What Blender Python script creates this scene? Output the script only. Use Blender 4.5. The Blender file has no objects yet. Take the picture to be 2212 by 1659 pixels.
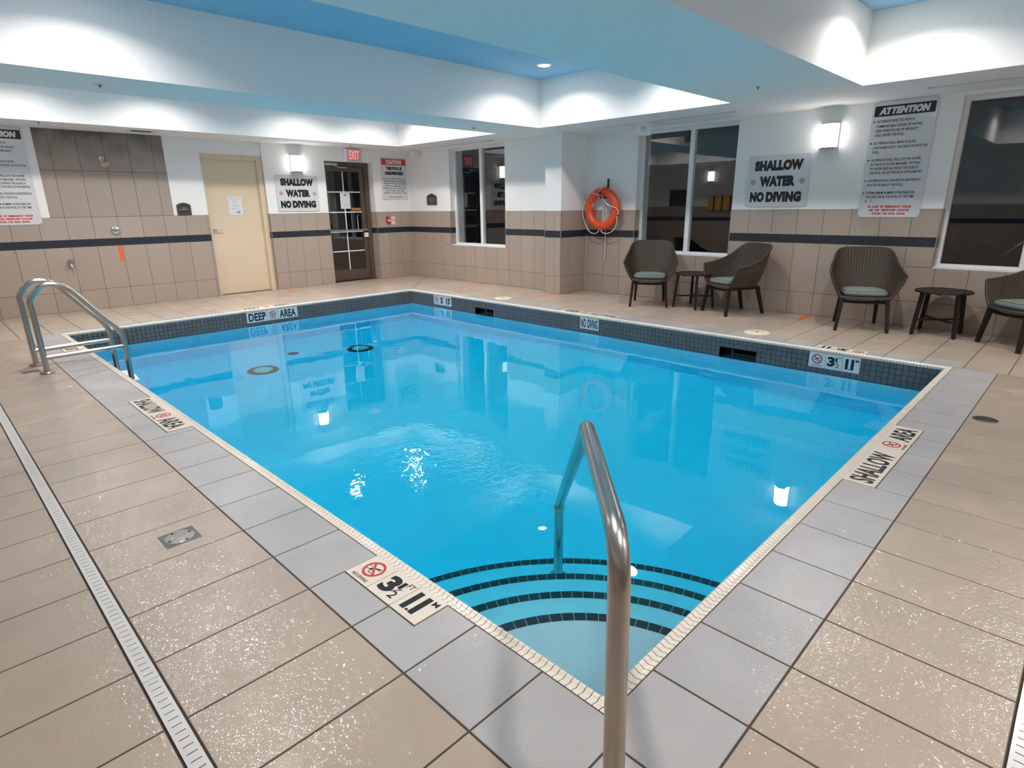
import bpy, math, random
from math import sin, cos, pi, radians, sqrt, atan2, hypot
from mathutils import Matrix, Vector

random.seed(7)
C = bpy.context.scene.collection
SC = bpy.context.scene

# ------------------------------------------------------------------ camera, world, exposure
cam = bpy.data.cameras.new('camera')
cam.sensor_fit = 'HORIZONTAL'
cam.sensor_width = 36.0
cam.lens = 1276.4 * 36.0 / 2212.0
cam.clip_start = 0.02
cam.clip_end = 200
co = bpy.data.objects.new('camera', cam)
C.objects.link(co)
YAW, PITCH, ROLL = radians(44.742), radians(-16.786), radians(0.689)
_f = Vector((cos(YAW) * cos(PITCH), sin(YAW) * cos(PITCH), sin(PITCH)))
_r = _f.cross(Vector((0, 0, 1))).normalized()
_d = _f.cross(_r)
_r2 = _r * cos(ROLL) + _d * sin(ROLL)
_d2 = -_r * sin(ROLL) + _d * cos(ROLL)
CAM = Vector((-1.141, -0.765, 1.403))
M = Matrix.Identity(4)
for i in range(3):
    M[i][0], M[i][1], M[i][2], M[i][3] = _r2[i], -_d2[i], -_f[i], CAM[i]
co.matrix_world = M
SC.camera = co

w = bpy.data.worlds.new('night')
SC.world = w
w.use_nodes = True
w.node_tree.nodes['Background'].inputs[0].default_value = (0.010, 0.012, 0.018, 1)
w.node_tree.nodes['Background'].inputs[1].default_value = 0.25

SC.view_settings.view_transform = 'Standard'
SC.view_settings.look = 'None'
SC.view_settings.exposure = 0.05
SC.view_settings.gamma = 1.0
SC.view_settings.use_curve_mapping = False
SC.cycles.use_denoising = True
SC.cycles.max_bounces = 14
SC.cycles.diffuse_bounces = 7
SC.cycles.glossy_bounces = 5
SC.cycles.transmission_bounces = 10
SC.cycles.transparent_max_bounces = 12
SC.cycles.sample_clamp_indirect = 12.0

POT_W = 22.5         # watts of each recessed pot light
POT_SPREAD = 143     # degrees, the downlights' beam
POT_LENS = 60.0
SCONCE_L = 14.0

# ------------------------------------------------------------------ measured layout (metres)
P = 0.31             # one 12 inch tile and its joint
A0 = 0.0661
GW = 0.3103          # grey border width
LX, LY = 5.132, 7.948
YB, X1, XC, X2, ZC = 9.787, 6.541, 6.321, 6.966, 2.479
XL, YF = -1.85, -2.90
XR, XCL = 5.764, -0.60
COFFERS = [(-1.66, 1.238), (2.569, 5.465), (6.358, 8.977)]
ZT = 3.11
ZW = -0.215          # water level
IN = 0.049           # inner pool face from the deck edge of the coping
TT, B0, B1, LJ = 1.317, 0.905, 1.008, 0.286   # wall tile top, band, low joint


# ------------------------------------------------------------------ materials
def new_mat(name):
    m = bpy.data.materials.new(name)
    m.use_nodes = True
    nt = m.node_tree
    return m, nt, nt.nodes['Principled BSDF'], nt.nodes['Material Output']


def N(nt, typ, **kw):
    n = nt.nodes.new(typ)
    for k, v in kw.items():
        if k.startswith('i_'):
            n.inputs[k[2:].replace('_', ' ')].default_value = v
        else:
            setattr(n, k, v)
    return n


def mat(name, col, rough=0.5, metal=0.0, spec=0.5, bump=None, var=0.0, coat=0.0, emis=None, noise=None):
    """noise=(scale, amount): brightness mottling; bump=(scale, strength)"""
    m, nt, b, o = new_mat(name)
    c = (*col, 1)
    b.inputs['Base Color'].default_value = c
    b.inputs['Roughness'].default_value = rough
    b.inputs['Metallic'].default_value = metal
    b.inputs['Specular IOR Level'].default_value = spec
    b.inputs['Coat Weight'].default_value = coat
    b.inputs['Coat Roughness'].default_value = 0.08
    tc = N(nt, 'ShaderNodeTexCoord')
    last = None
    if noise:
        nz = N(nt, 'ShaderNodeTexNoise', i_Scale=noise[0], i_Detail=4.0)
        nt.links.new(tc.outputs['Object'], nz.inputs['Vector'])
        mr = N(nt, 'ShaderNodeMapRange')
        mr.inputs['From Min'].default_value = 0.25
        mr.inputs['From Max'].default_value = 0.75
        mr.inputs['To Min'].default_value = 1 - noise[1]
        mr.inputs['To Max'].default_value = 1 + noise[1]
        nt.links.new(nz.outputs['Fac'], mr.inputs['Value'])
        last = mr.outputs['Result']
    if var:
        oi = N(nt, 'ShaderNodeObjectInfo')
        mr2 = N(nt, 'ShaderNodeMapRange')
        mr2.inputs['To Min'].default_value = 1 - var
        mr2.inputs['To Max'].default_value = 1 + var
        nt.links.new(oi.outputs['Random'], mr2.inputs['Value'])
        if last:
            mm = N(nt, 'ShaderNodeMath', operation='MULTIPLY')
            nt.links.new(last, mm.inputs[0])
            nt.links.new(mr2.outputs['Result'], mm.inputs[1])
            last = mm.outputs[0]
        else:
            last = mr2.outputs['Result']
    if last:
        mx = N(nt, 'ShaderNodeVectorMath', operation='SCALE')
        mx.inputs[0].default_value = col
        nt.links.new(last, mx.inputs['Scale'])
        nt.links.new(mx.outputs[0], b.inputs['Base Color'])
    if bump:
        nb = N(nt, 'ShaderNodeTexNoise', i_Scale=bump[0], i_Detail=3.0)
        nt.links.new(tc.outputs['Object'], nb.inputs['Vector'])
        bp = N(nt, 'ShaderNodeBump', i_Strength=bump[1], i_Distance=0.002)
        nt.links.new(nb.outputs['Fac'], bp.inputs['Height'])
        nt.links.new(bp.outputs[0], b.inputs['Normal'])
    if emis:
        b.inputs['Emission Color'].default_value = (*emis[0], 1)
        b.inputs['Emission Strength'].default_value = emis[1]
    return m


def wet_tile(name, col, speck=None, wet=1.0, var=0.035):
    """glazed deck tile: mottled body under a thin rippled film of water"""
    m, nt, b, o = new_mat(name)
    tc = N(nt, 'ShaderNodeTexCoord')
    geo = N(nt, 'ShaderNodeNewGeometry')
    n1 = N(nt, 'ShaderNodeTexNoise', i_Scale=3.2, i_Detail=5.0)
    nt.links.new(geo.outputs['Position'], n1.inputs['Vector'])
    mr = N(nt, 'ShaderNodeMapRange')
    mr.inputs['From Min'].default_value = 0.3
    mr.inputs['From Max'].default_value = 0.7
    mr.inputs['To Min'].default_value = 0.93
    mr.inputs['To Max'].default_value = 1.06
    nt.links.new(n1.outputs['Fac'], mr.inputs['Value'])
    last = mr.outputs['Result']
    oi = N(nt, 'ShaderNodeObjectInfo')
    mr2 = N(nt, 'ShaderNodeMapRange')
    mr2.inputs['To Min'].default_value = 1 - var
    mr2.inputs['To Max'].default_value = 1 + var
    nt.links.new(oi.outputs['Random'], mr2.inputs['Value'])
    mm = N(nt, 'ShaderNodeMath', operation='MULTIPLY')
    nt.links.new(last, mm.inputs[0])
    nt.links.new(mr2.outputs['Result'], mm.inputs[1])
    last = mm.outputs[0]
    if speck:
        ns = N(nt, 'ShaderNodeTexNoise', i_Scale=speck[0], i_Detail=2.0, i_Roughness=0.7)
        nt.links.new(geo.outputs['Position'], ns.inputs['Vector'])
        ms = N(nt, 'ShaderNodeMapRange')
        ms.inputs['From Min'].default_value = 0.35
        ms.inputs['From Max'].default_value = 0.65
        ms.inputs['To Min'].default_value = 1 - speck[1]
        ms.inputs['To Max'].default_value = 1 + speck[1]
        nt.links.new(ns.outputs['Fac'], ms.inputs['Value'])
        m3 = N(nt, 'ShaderNodeMath', operation='MULTIPLY')
        nt.links.new(last, m3.inputs[0])
        nt.links.new(ms.outputs['Result'], m3.inputs[1])
        last = m3.outputs[0]
    # wet patches: where the film lies the body is a little darker and the coat is on
    nw = N(nt, 'ShaderNodeTexNoise', i_Scale=1.7, i_Detail=3.0)
    nt.links.new(geo.outputs['Position'], nw.inputs['Vector'])
    mw = N(nt, 'ShaderNodeMapRange')
    mw.inputs['From Min'].default_value = 0.32
    mw.inputs['From Max'].default_value = 0.46
    mw.inputs['To Min'].default_value = 0.25 * wet
    mw.inputs['To Max'].default_value = wet
    nt.links.new(nw.outputs['Fac'], mw.inputs['Value'])
    sc = N(nt, 'ShaderNodeVectorMath', operation='SCALE')
    sc.inputs[0].default_value = col
    nt.links.new(last, sc.inputs['Scale'])
    nt.links.new(sc.outputs[0], b.inputs['Base Color'])
    b.inputs['Roughness'].default_value = 0.42
    b.inputs['Specular IOR Level'].default_value = 0.4
    nt.links.new(mw.outputs['Result'], b.inputs['Coat Weight'])
    b.inputs['Coat Roughness'].default_value = 0.03
    b.inputs['Coat IOR'].default_value = 1.40
    mp = N(nt, 'ShaderNodeMapping')
    mp.inputs['Scale'].default_value = (1.0, 1.0, 1.0)
    nt.links.new(geo.outputs['Position'], mp.inputs['Vector'])
    nb = N(nt, 'ShaderNodeTexNoise', i_Scale=64.0, i_Detail=1.0, i_Roughness=0.5)
    nt.links.new(mp.outputs[0], nb.inputs['Vector'])
    bp = N(nt, 'ShaderNodeBump', i_Strength=1.0, i_Distance=0.0032)
    nt.links.new(nb.outputs['Fac'], bp.inputs['Height'])
    nt.links.new(bp.outputs[0], b.inputs['Coat Normal'])
    bp2 = N(nt, 'ShaderNodeBump', i_Strength=0.15, i_Distance=0.002)
    nt.links.new(nb.outputs['Fac'], bp2.inputs['Height'])
    nt.links.new(bp2.outputs[0], b.inputs['Normal'])
    return m


def thin_glass(name, tint=(0.9, 0.93, 0.93)):
    m, nt, b, o = new_mat(name)
    nt.nodes.remove(b)
    geo = N(nt, 'ShaderNodeNewGeometry')
    dt = N(nt, 'ShaderNodeVectorMath', operation='DOT_PRODUCT')
    nt.links.new(geo.outputs['Incoming'], dt.inputs[0])
    nt.links.new(geo.outputs['Normal'], dt.inputs[1])
    ab = N(nt, 'ShaderNodeMath', operation='ABSOLUTE')
    nt.links.new(dt.outputs['Value'], ab.inputs[0])
    om = N(nt, 'ShaderNodeMath', operation='SUBTRACT')
    om.inputs[0].default_value = 1.0
    nt.links.new(ab.outputs[0], om.inputs[1])
    pw = N(nt, 'ShaderNodeMath', operation='POWER')
    nt.links.new(om.outputs[0], pw.inputs[0])
    pw.inputs[1].default_value = 5.0
    ml = N(nt, 'ShaderNodeMath', operation='MULTIPLY_ADD')
    nt.links.new(pw.outputs[0], ml.inputs[0])
    ml.inputs[1].default_value = 0.86
    ml.inputs[2].default_value = 0.13
    tr = N(nt, 'ShaderNodeBsdfTransparent')
    tr.inputs[0].default_value = (*tint, 1)
    gl = N(nt, 'ShaderNodeBsdfGlossy', i_Roughness=0.02)
    mx = N(nt, 'ShaderNodeMixShader')
    nt.links.new(ml.outputs[0], mx.inputs[0])
    nt.links.new(tr.outputs[0], mx.inputs[1])
    nt.links.new(gl.outputs[0], mx.inputs[2])
    nt.links.new(mx.outputs[0], o.inputs['Surface'])
    return m


def water_mat():
    m, nt, b, o = new_mat('pool_water')
    nt.nodes.remove(b)
    gl = N(nt, 'ShaderNodeBsdfGlass', i_Roughness=0.0, i_IOR=1.333)
    geo = N(nt, 'ShaderNodeNewGeometry')
    # ripples spread from the return jet; elsewhere the surface is almost still
    ds = N(nt, 'ShaderNodeVectorMath', operation='DISTANCE')
    nt.links.new(geo.outputs['Position'], ds.inputs[0])
    ds.inputs[1].default_value = (1.10, 2.05, ZW)
    mr = N(nt, 'ShaderNodeMapRange')
    mr.interpolation_type = 'SMOOTHSTEP'
    mr.inputs['From Min'].default_value = 0.15
    mr.inputs['From Max'].default_value = 0.95
    mr.inputs['To Min'].default_value = 1.0
    mr.inputs['To Max'].default_value = 0.0
    nt.links.new(ds.outputs['Value'], mr.inputs['Value'])
    n1 = N(nt, 'ShaderNodeTexNoise', i_Scale=16.0, i_Detail=2.5)
    nt.links.new(geo.outputs['Position'], n1.inputs['Vector'])
    n2 = N(nt, 'ShaderNodeTexNoise', i_Scale=1.6, i_Detail=2.0)
    nt.links.new(geo.outputs['Position'], n2.inputs['Vector'])
    n3 = N(nt, 'ShaderNodeTexNoise', i_Scale=9.0, i_Detail=1.0)
    nt.links.new(geo.outputs['Position'], n3.inputs['Vector'])
    m1 = N(nt, 'ShaderNodeMath', operation='MULTIPLY')
    nt.links.new(n1.outputs['Fac'], m1.inputs[0])
    nt.links.new(mr.outputs['Result'], m1.inputs[1])
    a1 = N(nt, 'ShaderNodeMath', operation='MULTIPLY')
    nt.links.new(m1.outputs[0], a1.inputs[0])
    a1.inputs[1].default_value = 0.0035
    a2 = N(nt, 'ShaderNodeMath', operation='MULTIPLY_ADD')
    nt.links.new(n2.outputs['Fac'], a2.inputs[0])
    a2.inputs[1].default_value = 0.0030
    nt.links.new(a1.outputs[0], a2.inputs[2])
    a3 = N(nt, 'ShaderNodeMath', operation='MULTIPLY_ADD')
    nt.links.new(n3.outputs['Fac'], a3.inputs[0])
    a3.inputs[1].default_value = 0.00022
    nt.links.new(a2.outputs[0], a3.inputs[2])
    bp = N(nt, 'ShaderNodeBump', i_Strength=1.0, i_Distance=1.0)
    nt.links.new(a3.outputs[0], bp.inputs['Height'])
    nt.links.new(bp.outputs[0], gl.inputs['Normal'])
    nt.links.new(gl.outputs[0], o.inputs['Surface'])
    va = N(nt, 'ShaderNodeVolumeAbsorption', i_Density=1.6)
    va.inputs['Color'].default_value = (0.0, 0.933, 0.9925, 1)
    nt.links.new(va.outputs[0], o.inputs['Volume'])
    return m


def wicker_mat():
    m, nt, b, o = new_mat('brown_wicker')
    uv = N(nt, 'ShaderNodeUVMap')
    sp = N(nt, 'ShaderNodeSeparateXYZ')
    nt.links.new(uv.outputs[0], sp.inputs[0])
    # short strands between upright stakes, shifted half a course from column to column
    def M_(op, a, b=None):
        n_ = N(nt, 'ShaderNodeMath', operation=op)
        for k, q in enumerate((a, b)):
            if q is None:
                continue
            if isinstance(q, (int, float)):
                n_.inputs[k].default_value = q
            else:
                nt.links.new(q, n_.inputs[k])
        return n_.outputs[0]
    cu_ = M_('MULTIPLY', sp.outputs[0], 62.0)
    par = M_('MODULO', M_('FLOOR', cu_), 2.0)
    rv = M_('ADD', M_('MULTIPLY', sp.outputs[1], 52.0), M_('MULTIPLY', par, 0.5))
    sv_ = M_('ABSOLUTE', M_('SINE', M_('MULTIPLY', rv, pi)))
    su_ = M_('POWER', M_('ABSOLUTE', M_('SINE', M_('MULTIPLY', cu_, pi))), 0.6)
    class h:
        outputs = [M_('MULTIPLY', sv_, su_)]
    cr = N(nt, 'ShaderNodeValToRGB')
    cr.color_ramp.elements[0].position = 0.0
    cr.color_ramp.elements[0].color = (0.004, 0.003, 0.002, 1)
    cr.color_ramp.elements[1].position = 1.0
    cr.color_ramp.elements[1].color = (0.135, 0.095, 0.070, 1)
    nt.links.new(h.outputs[0], cr.inputs[0])
    nt.links.new(cr.outputs[0], b.inputs['Base Color'])
    bp = N(nt, 'ShaderNodeBump', i_Strength=0.9, i_Distance=0.004)
    nt.links.new(h.outputs[0], bp.inputs['Height'])
    nt.links.new(bp.outputs[0], b.inputs['Normal'])
    b.inputs['Roughness'].default_value = 0.5
    return m


def steel_mat(name='brushed_steel', rough=0.27, col=(0.50, 0.475, 0.45)):
    m = mat(name, col, rough, 1.0, bump=None, noise=(6.0, 0.10))
    return m


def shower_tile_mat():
    """wall tile with mildew and painted-in soffit shade, darker towards the ceiling over the shower"""
    m, nt, b, o = new_mat('mildew_and_shade_tile')
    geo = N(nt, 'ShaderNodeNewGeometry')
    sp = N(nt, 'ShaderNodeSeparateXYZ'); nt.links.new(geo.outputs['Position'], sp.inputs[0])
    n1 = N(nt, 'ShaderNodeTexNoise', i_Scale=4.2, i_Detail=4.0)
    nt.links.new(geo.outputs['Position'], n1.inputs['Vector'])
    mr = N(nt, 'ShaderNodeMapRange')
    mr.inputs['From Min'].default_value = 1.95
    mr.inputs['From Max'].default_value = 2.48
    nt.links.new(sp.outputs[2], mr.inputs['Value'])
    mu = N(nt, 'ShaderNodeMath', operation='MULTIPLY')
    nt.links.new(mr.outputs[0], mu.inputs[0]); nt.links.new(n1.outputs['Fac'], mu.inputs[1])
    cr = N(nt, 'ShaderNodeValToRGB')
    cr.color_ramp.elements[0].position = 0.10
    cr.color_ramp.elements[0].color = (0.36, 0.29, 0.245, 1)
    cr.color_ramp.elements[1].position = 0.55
    cr.color_ramp.elements[1].color = (0.13, 0.105, 0.095, 1)  # dark end: mildew with the soffit's shadow mixed into the colour
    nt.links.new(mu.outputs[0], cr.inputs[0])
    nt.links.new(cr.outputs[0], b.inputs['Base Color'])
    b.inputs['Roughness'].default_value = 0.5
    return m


PAINT = mat('wall_paint', (0.86, 0.845, 0.825), 0.75, spec=0.25, bump=(160, 0.25))
SOFFIT = mat('ceiling_paint', (0.86, 0.845, 0.83), 0.85, spec=0.2, bump=(110, 0.3))
BLUE = mat('sky_blue_ceiling', (0.32, 0.56, 0.74), 0.8, spec=0.2, noise=(1.2, 0.05))
WTILE = mat('beige_wall_tile', (0.40, 0.322, 0.27), 0.45, noise=(60, 0.05), var=0.035, bump=(90, 0.15))
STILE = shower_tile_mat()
GROUT = mat('brown_grout', (0.060, 0.046, 0.038), 0.8)
BAND = mat('navy_glass_brick', (0.028, 0.034, 0.046), 0.22, noise=(50, 0.4))
BANDG = mat('pale_band_grout', (0.17, 0.17, 0.17), 0.8)
DTILE = wet_tile('wet_beige_deck_tile', (0.415, 0.33, 0.265), wet=1.0)
FTILE = wet_tile('damp_beige_deck_tile', (0.43, 0.345, 0.28), wet=0.45)
GTILE = wet_tile('grey_speckled_border_tile', (0.40, 0.385, 0.385), speck=(420, 0.26), wet=0.6)
COPE = mat('cream_coping', (0.76, 0.67, 0.585), 0.3, noise=(14, 0.06), coat=0.3)
COPEG = mat('dark_coping_grout', (0.03, 0.023, 0.02), 0.8)
MOS = mat('slate_mosaic', (0.125, 0.122, 0.122), 0.3, var=0.10, noise=(30, 0.1))
MOSG = mat('mosaic_grout', (0.022, 0.025, 0.030), 0.7)
STEPT = mat('black_step_tile', (0.012, 0.012, 0.014), 0.3)
PLAST = mat('pool_plaster', (0.90, 0.90, 0.99), 0.8, noise=(5, 0.03))
WATER = water_mat()
STEEL = steel_mat()
CHROME = steel_mat('chrome', 0.08, (0.75, 0.76, 0.77))
ALU = mat('satin_aluminium', (0.50, 0.49, 0.48), 0.35, 0.9)
WHITE = mat('white_vinyl', (0.78, 0.78, 0.80), 0.35)
SIGNW = mat('white_sign_enamel', (0.66, 0.66, 0.68), 0.16, coat=0.5)
INK = mat('black_print', (0.012, 0.012, 0.013), 0.3)
REDP = mat('red_print', (0.60, 0.045, 0.035), 0.3)
PAPER = mat('paper', (0.72, 0.72, 0.74), 0.6)
GREYINK = mat('grey_print', (0.22, 0.22, 0.24), 0.5)
BLUEINK = mat('blue_print', (0.03, 0.09, 0.25), 0.4)
CREAM = mat('cream_door_paint', (0.70, 0.56, 0.40), 0.45, noise=(2.0, 0.02))
BRONZE = mat('bronze_door_metal', (0.125, 0.088, 0.066), 0.4, 0.3)
GLASS = thin_glass('window_glass')
BLACKM = mat('black_metal', (0.012, 0.011, 0.011), 0.4)
DBROWN = mat('dark_brown_metal', (0.016, 0.0125, 0.011), 0.5, spec=0.35)
WICK = wicker_mat()
RIMW = mat('braided_rim', (0.048, 0.034, 0.026), 0.55, bump=(130, 0.8), noise=(90, 0.5))
CUSH = mat('sage_cushion', (0.17, 0.205, 0.195), 0.85, bump=(300, 0.2))
PIPING = mat('dark_piping', (0.03, 0.035, 0.035), 0.8)
ORANGE = mat('orange_ring', (0.78, 0.085, 0.022), 0.35, noise=(12, 0.05))
ROPE = mat('white_rope', (0.68, 0.66, 0.64), 0.8, bump=(200, 0.5))
TAPE = mat('orange_tape', (0.90, 0.13, 0.03), 0.55)
PLAQ = mat('dark_plaque', (0.040, 0.033, 0.033), 0.45)
PLAQT = mat('plaque_lettering', (0.50, 0.46, 0.44), 0.5)
LIDM = mat('cream_plastic', (0.74, 0.64, 0.50), 0.4)
DRAINW = mat('white_drain_plastic', (0.62, 0.60, 0.59), 0.25, coat=0.4)
DARK = mat('dark_slot', (0.008, 0.007, 0.006), 0.7)
PATCH = mat('grey_mortar_patch', (0.115, 0.10, 0.092), 0.5, noise=(40, 0.2), coat=0.4)
LIDG = mat('worn_grey_lid', (0.30, 0.285, 0.28), 0.45, noise=(14, 0.2), coat=0.1)
BROWNP = mat('brown_drain_ring', (0.085, 0.05, 0.04), 0.5)
TEALD = mat('pale_drain_grate', (0.55, 0.72, 0.68), 0.5)
POTE = mat('pot_lens', (1, 1, 1), 0.5, emis=((1.0, 0.95, 0.88), POT_LENS))
SCOE = mat('sconce_glass', (0.9, 0.9, 0.9), 0.4, emis=((1.0, 0.95, 0.92), SCONCE_L))
EXITE = mat('exit_letters', (0.8, 0.05, 0.04), 0.4, emis=((1.0, 0.13, 0.11), 1.9))
EXITF = mat('exit_face', (0.55, 0.50, 0.52), 0.4, emis=((1.0, 0.25, 0.22), 0.02))
PULLR = mat('pull_station_red', (0.50, 0.01, 0.018), 0.3)
PINK = mat('pink_tag', (0.80, 0.38, 0.45), 0.6)
YELL = mat('yellow_board', (0.80, 0.38, 0.03), 0.35)
CLEAR = mat('lamp_lens', (0.55, 0.58, 0.58), 0.12, coat=1.0)
GREEN = mat('night_shrub', (0.05, 0.09, 0.025), 0.6)
GROUND = mat('dark_asphalt', (0.05, 0.05, 0.05), 0.8)


# ------------------------------------------------------------------ mesh helpers
class MB:
    def __init__(self):
        self.v, self.f, self.mi, self.uv = [], [], [], None

    def add(self, vs, fs, mi=0):
        k = len(self.v)
        self.v += [tuple(p) for p in vs]
        self.f += [tuple(i + k for i in f) for f in fs]
        self.mi += [mi] * len(fs)
        return self

    def box(self, a, b, mi=0):
        (x0, y0, z0), (x1, y1, z1) = [(min(p, q)) for p, q in zip(a, b)], [(max(p, q)) for p, q in zip(a, b)]
        vs = [(x0, y0, z0), (x1, y0, z0), (x1, y1, z0), (x0, y1, z0), (x0, y0, z1), (x1, y0, z1), (x1, y1, z1), (x0, y1, z1)]
        return self.add(vs, [(0, 3, 2, 1), (4, 5, 6, 7), (0, 1, 5, 4), (1, 2, 6, 5), (2, 3, 7, 6), (3, 0, 4, 7)], mi)

    def prism(self, poly, z0, z1, ch=0.0, mi=0):
        """CCW polygon in XY raised from z0 to z1, top edge chamfered by ch"""
        n = len(poly)
        if ch <= 0:
            vs = [(x, y, z0) for x, y in poly] + [(x, y, z1) for x, y in poly]
            fs = [tuple(range(n - 1, -1, -1)), tuple(range(n, 2 * n))]
            fs += [(i, (i + 1) % n, n + (i + 1) % n, n + i) for i in range(n)]
            return self.add(vs, fs, mi)
        q = inset(poly, ch)
        vs = [(x, y, z0) for x, y in poly] + [(x, y, z1 - ch) for x, y in poly] + [(x, y, z1) for x, y in q]
        fs = [tuple(range(2 * n, 3 * n))]
        for k in (0, n):
            fs += [(k + i, k + (i + 1) % n, k + n + (i + 1) % n, k + n + i) for i in range(n)]
        return self.add(vs, fs, mi)

    def tube(self, pts, r, n=12, caps=True, mi=0, closed=False):
        """round bar along a polyline; r is a radius or one per point"""
        pts = [Vector(p) for p in pts]
        rs = r if isinstance(r, (list, tuple)) else [r] * len(pts)
        L = len(pts)
        ref = None
        rings = []
        for i in range(L):
            if closed:
                t = (pts[(i + 1) % L] - pts[i - 1]).normalized()
            else:
                t = (pts[min(i + 1, L - 1)] - pts[max(i - 1, 0)]).normalized()
            if ref is None:
                ref = Vector((0, 0, 1)) if abs(t.z) < 0.9 else Vector((1, 0, 0))
            u = (ref - t * ref.dot(t)).normalized()
            ref = u
            v = t.cross(u)
            rings.append([pts[i] + (u * cos(2 * pi * k / n) + v * sin(2 * pi * k / n)) * rs[i] for k in range(n)])
        vs = [p for rg in rings for p in rg]
        fs = []
        for i in range(L if closed else L - 1):
            j = (i + 1) % L
            for k in range(n):
                fs.append((i * n + k, i * n + (k + 1) % n, j * n + (k + 1) % n, j * n + k))
        if caps and not closed:
            fs.append(tuple(range(n - 1, -1, -1)))
            fs.append(tuple((L - 1) * n + k for k in range(n)))
        return self.add(vs, fs, mi)

    def lathe(self, prof, n=24, center=(0, 0, 0), mi=0, axis='z'):
        """profile [(r, h)...] spun about the axis through center"""
        vs, fs = [], []
        for r, h in prof:
            for k in range(n):
                a = 2 * pi * k / n
                p = (r * cos(a), r * sin(a), h)
                if axis == 'y':
                    p = (r * cos(a), -h, r * sin(a))
                elif axis == 'x':
                    p = (-h, r * cos(a), r * sin(a))
                vs.append((p[0] + center[0], p[1] + center[1], p[2] + center[2]))
        for i in range(len(prof) - 1):
            for k in range(n):
                fs.append((i * n + k, i * n + (k + 1) % n, (i + 1) * n + (k + 1) % n, (i + 1) * n + k))
        if prof[0][0] > 1e-6:
            fs.append(tuple(range(n - 1, -1, -1)))
        if prof[-1][0] > 1e-6:
            fs.append(tuple((len(prof) - 1) * n + k for k in range(n)))
        return self.add(vs, fs, mi)

    def bar(self, p, q, a0, a1=None, up=(0, 0, 1), mi=0):
        """square bar from p to q, half sizes (x, y) at each end"""
        a1 = a1 or a0
        p, q = Vector(p), Vector(q)
        t = (q - p).normalized()
        u = Vector(up)
        if abs(u.dot(t)) > 0.95:
            u = Vector((1, 0, 0))
        s = t.cross(u).normalized()
        u = s.cross(t)
        vs = []
        for c, (ax, ay) in ((p, a0), (q, a1)):
            vs += [c - s * ax - u * ay, c + s * ax - u * ay, c + s * ax + u * ay, c - s * ax + u * ay]
        return self.add(vs, [(0, 3, 2, 1), (4, 5, 6, 7), (0, 1, 5, 4), (1, 2, 6, 5), (2, 3, 7, 6), (3, 0, 4, 7)], mi)

    def build(self, name, mats, parent=None, smooth=None, M=None):
        me = bpy.data.meshes.new(name)
        me.from_pydata(self.v, [], self.f)
        for m in (mats if isinstance(mats, (list, tuple)) else [mats]):
            me.materials.append(m)
        if any(self.mi):
            me.polygons.foreach_set('material_index', self.mi)
        if smooth is not None:
            me.shade_smooth()
            me.set_sharp_from_angle(angle=radians(smooth))
        me.update()
        return link(name, me, parent, M)


def link(name, me, parent=None, M=None):
    o = bpy.data.objects.new(name, me)
    C.objects.link(o)
    if parent is not None:
        o.parent = parent
    if M is not None:
        if parent is not None:
            o.matrix_local = M
        else:
            o.matrix_world = M
    return o


def inset(poly, d):
    """move every edge of a CCW polygon inwards by d"""
    n = len(poly)
    out = []
    for i in range(n):
        x0, y0 = poly[i - 1]
        x1, y1 = poly[i]
        x2, y2 = poly[(i + 1) % n]
        def nrm(ax, ay, bx, by):
            l = hypot(bx - ax, by - ay) or 1e-9
            return -(by - ay) / l, (bx - ax) / l
        n1, n2 = nrm(x0, y0, x1, y1), nrm(x1, y1, x2, y2)
        k = 1 + n1[0] * n2[0] + n1[1] * n2[1]
        k = max(k, 0.25)
        out.append((x1 + d * (n1[0] + n2[0]) / k, y1 + d * (n1[1] + n2[1]) / k))
    return out


def clip(poly, a, b, c):
    """keep the side a*x + b*y >= c"""
    out = []
    n = len(poly)
    for i in range(n):
        p, q = poly[i], poly[(i + 1) % n]
        dp, dq = a * p[0] + b * p[1] - c, a * q[0] + b * q[1] - c
        if dp >= 0:
            out.append(p)
        if (dp >= 0) != (dq >= 0):
            t = dp / (dp - dq)
            out.append((p[0] + t * (q[0] - p[0]), p[1] + t * (q[1] - p[1])))
    return out


def area(poly):
    return 0.5 * sum(poly[i - 1][0] * poly[i][1] - poly[i][0] * poly[i - 1][1] for i in range(len(poly)))


def tag(o, label=None, cat=None, group=None, kind=None):
    if label:
        o['label'] = label
    if cat:
        o['category'] = cat
    if group:
        o['group'] = group
    if kind:
        o['kind'] = kind
    return o


def empty(name, loc=(0, 0, 0), rz=0.0, label=None, cat=None, group=None, kind=None):
    o = bpy.data.objects.new(name, None)
    C.objects.link(o)
    o.location = loc
    o.rotation_euler = (0, 0, rz)
    o.empty_display_size = 0.1
    return tag(o, label, cat, group, kind)


def copy_tree(o, parent=None):
    c = o.copy()
    C.objects.link(c)
    c.parent = parent
    for ch in list(o.children):
        copy_tree(ch, c)
    return c


def catmull(pts, n):
    """smooth polyline through the points, n steps a span"""
    P_ = [Vector(p) for p in pts]
    P_ = [P_[0] * 2 - P_[1]] + P_ + [P_[-1] * 2 - P_[-2]]
    out = []
    for i in range(1, len(P_) - 2):
        a, b, c, d = P_[i - 1], P_[i], P_[i + 1], P_[i + 2]
        for k in range(n):
            t = k / n
            out.append(0.5 * ((2 * b) + (c - a) * t + (2 * a - 5 * b + 4 * c - d) * t * t + (3 * b - a - 3 * c + d) * t ** 3))
    out.append(P_[-2])
    return out


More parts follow.
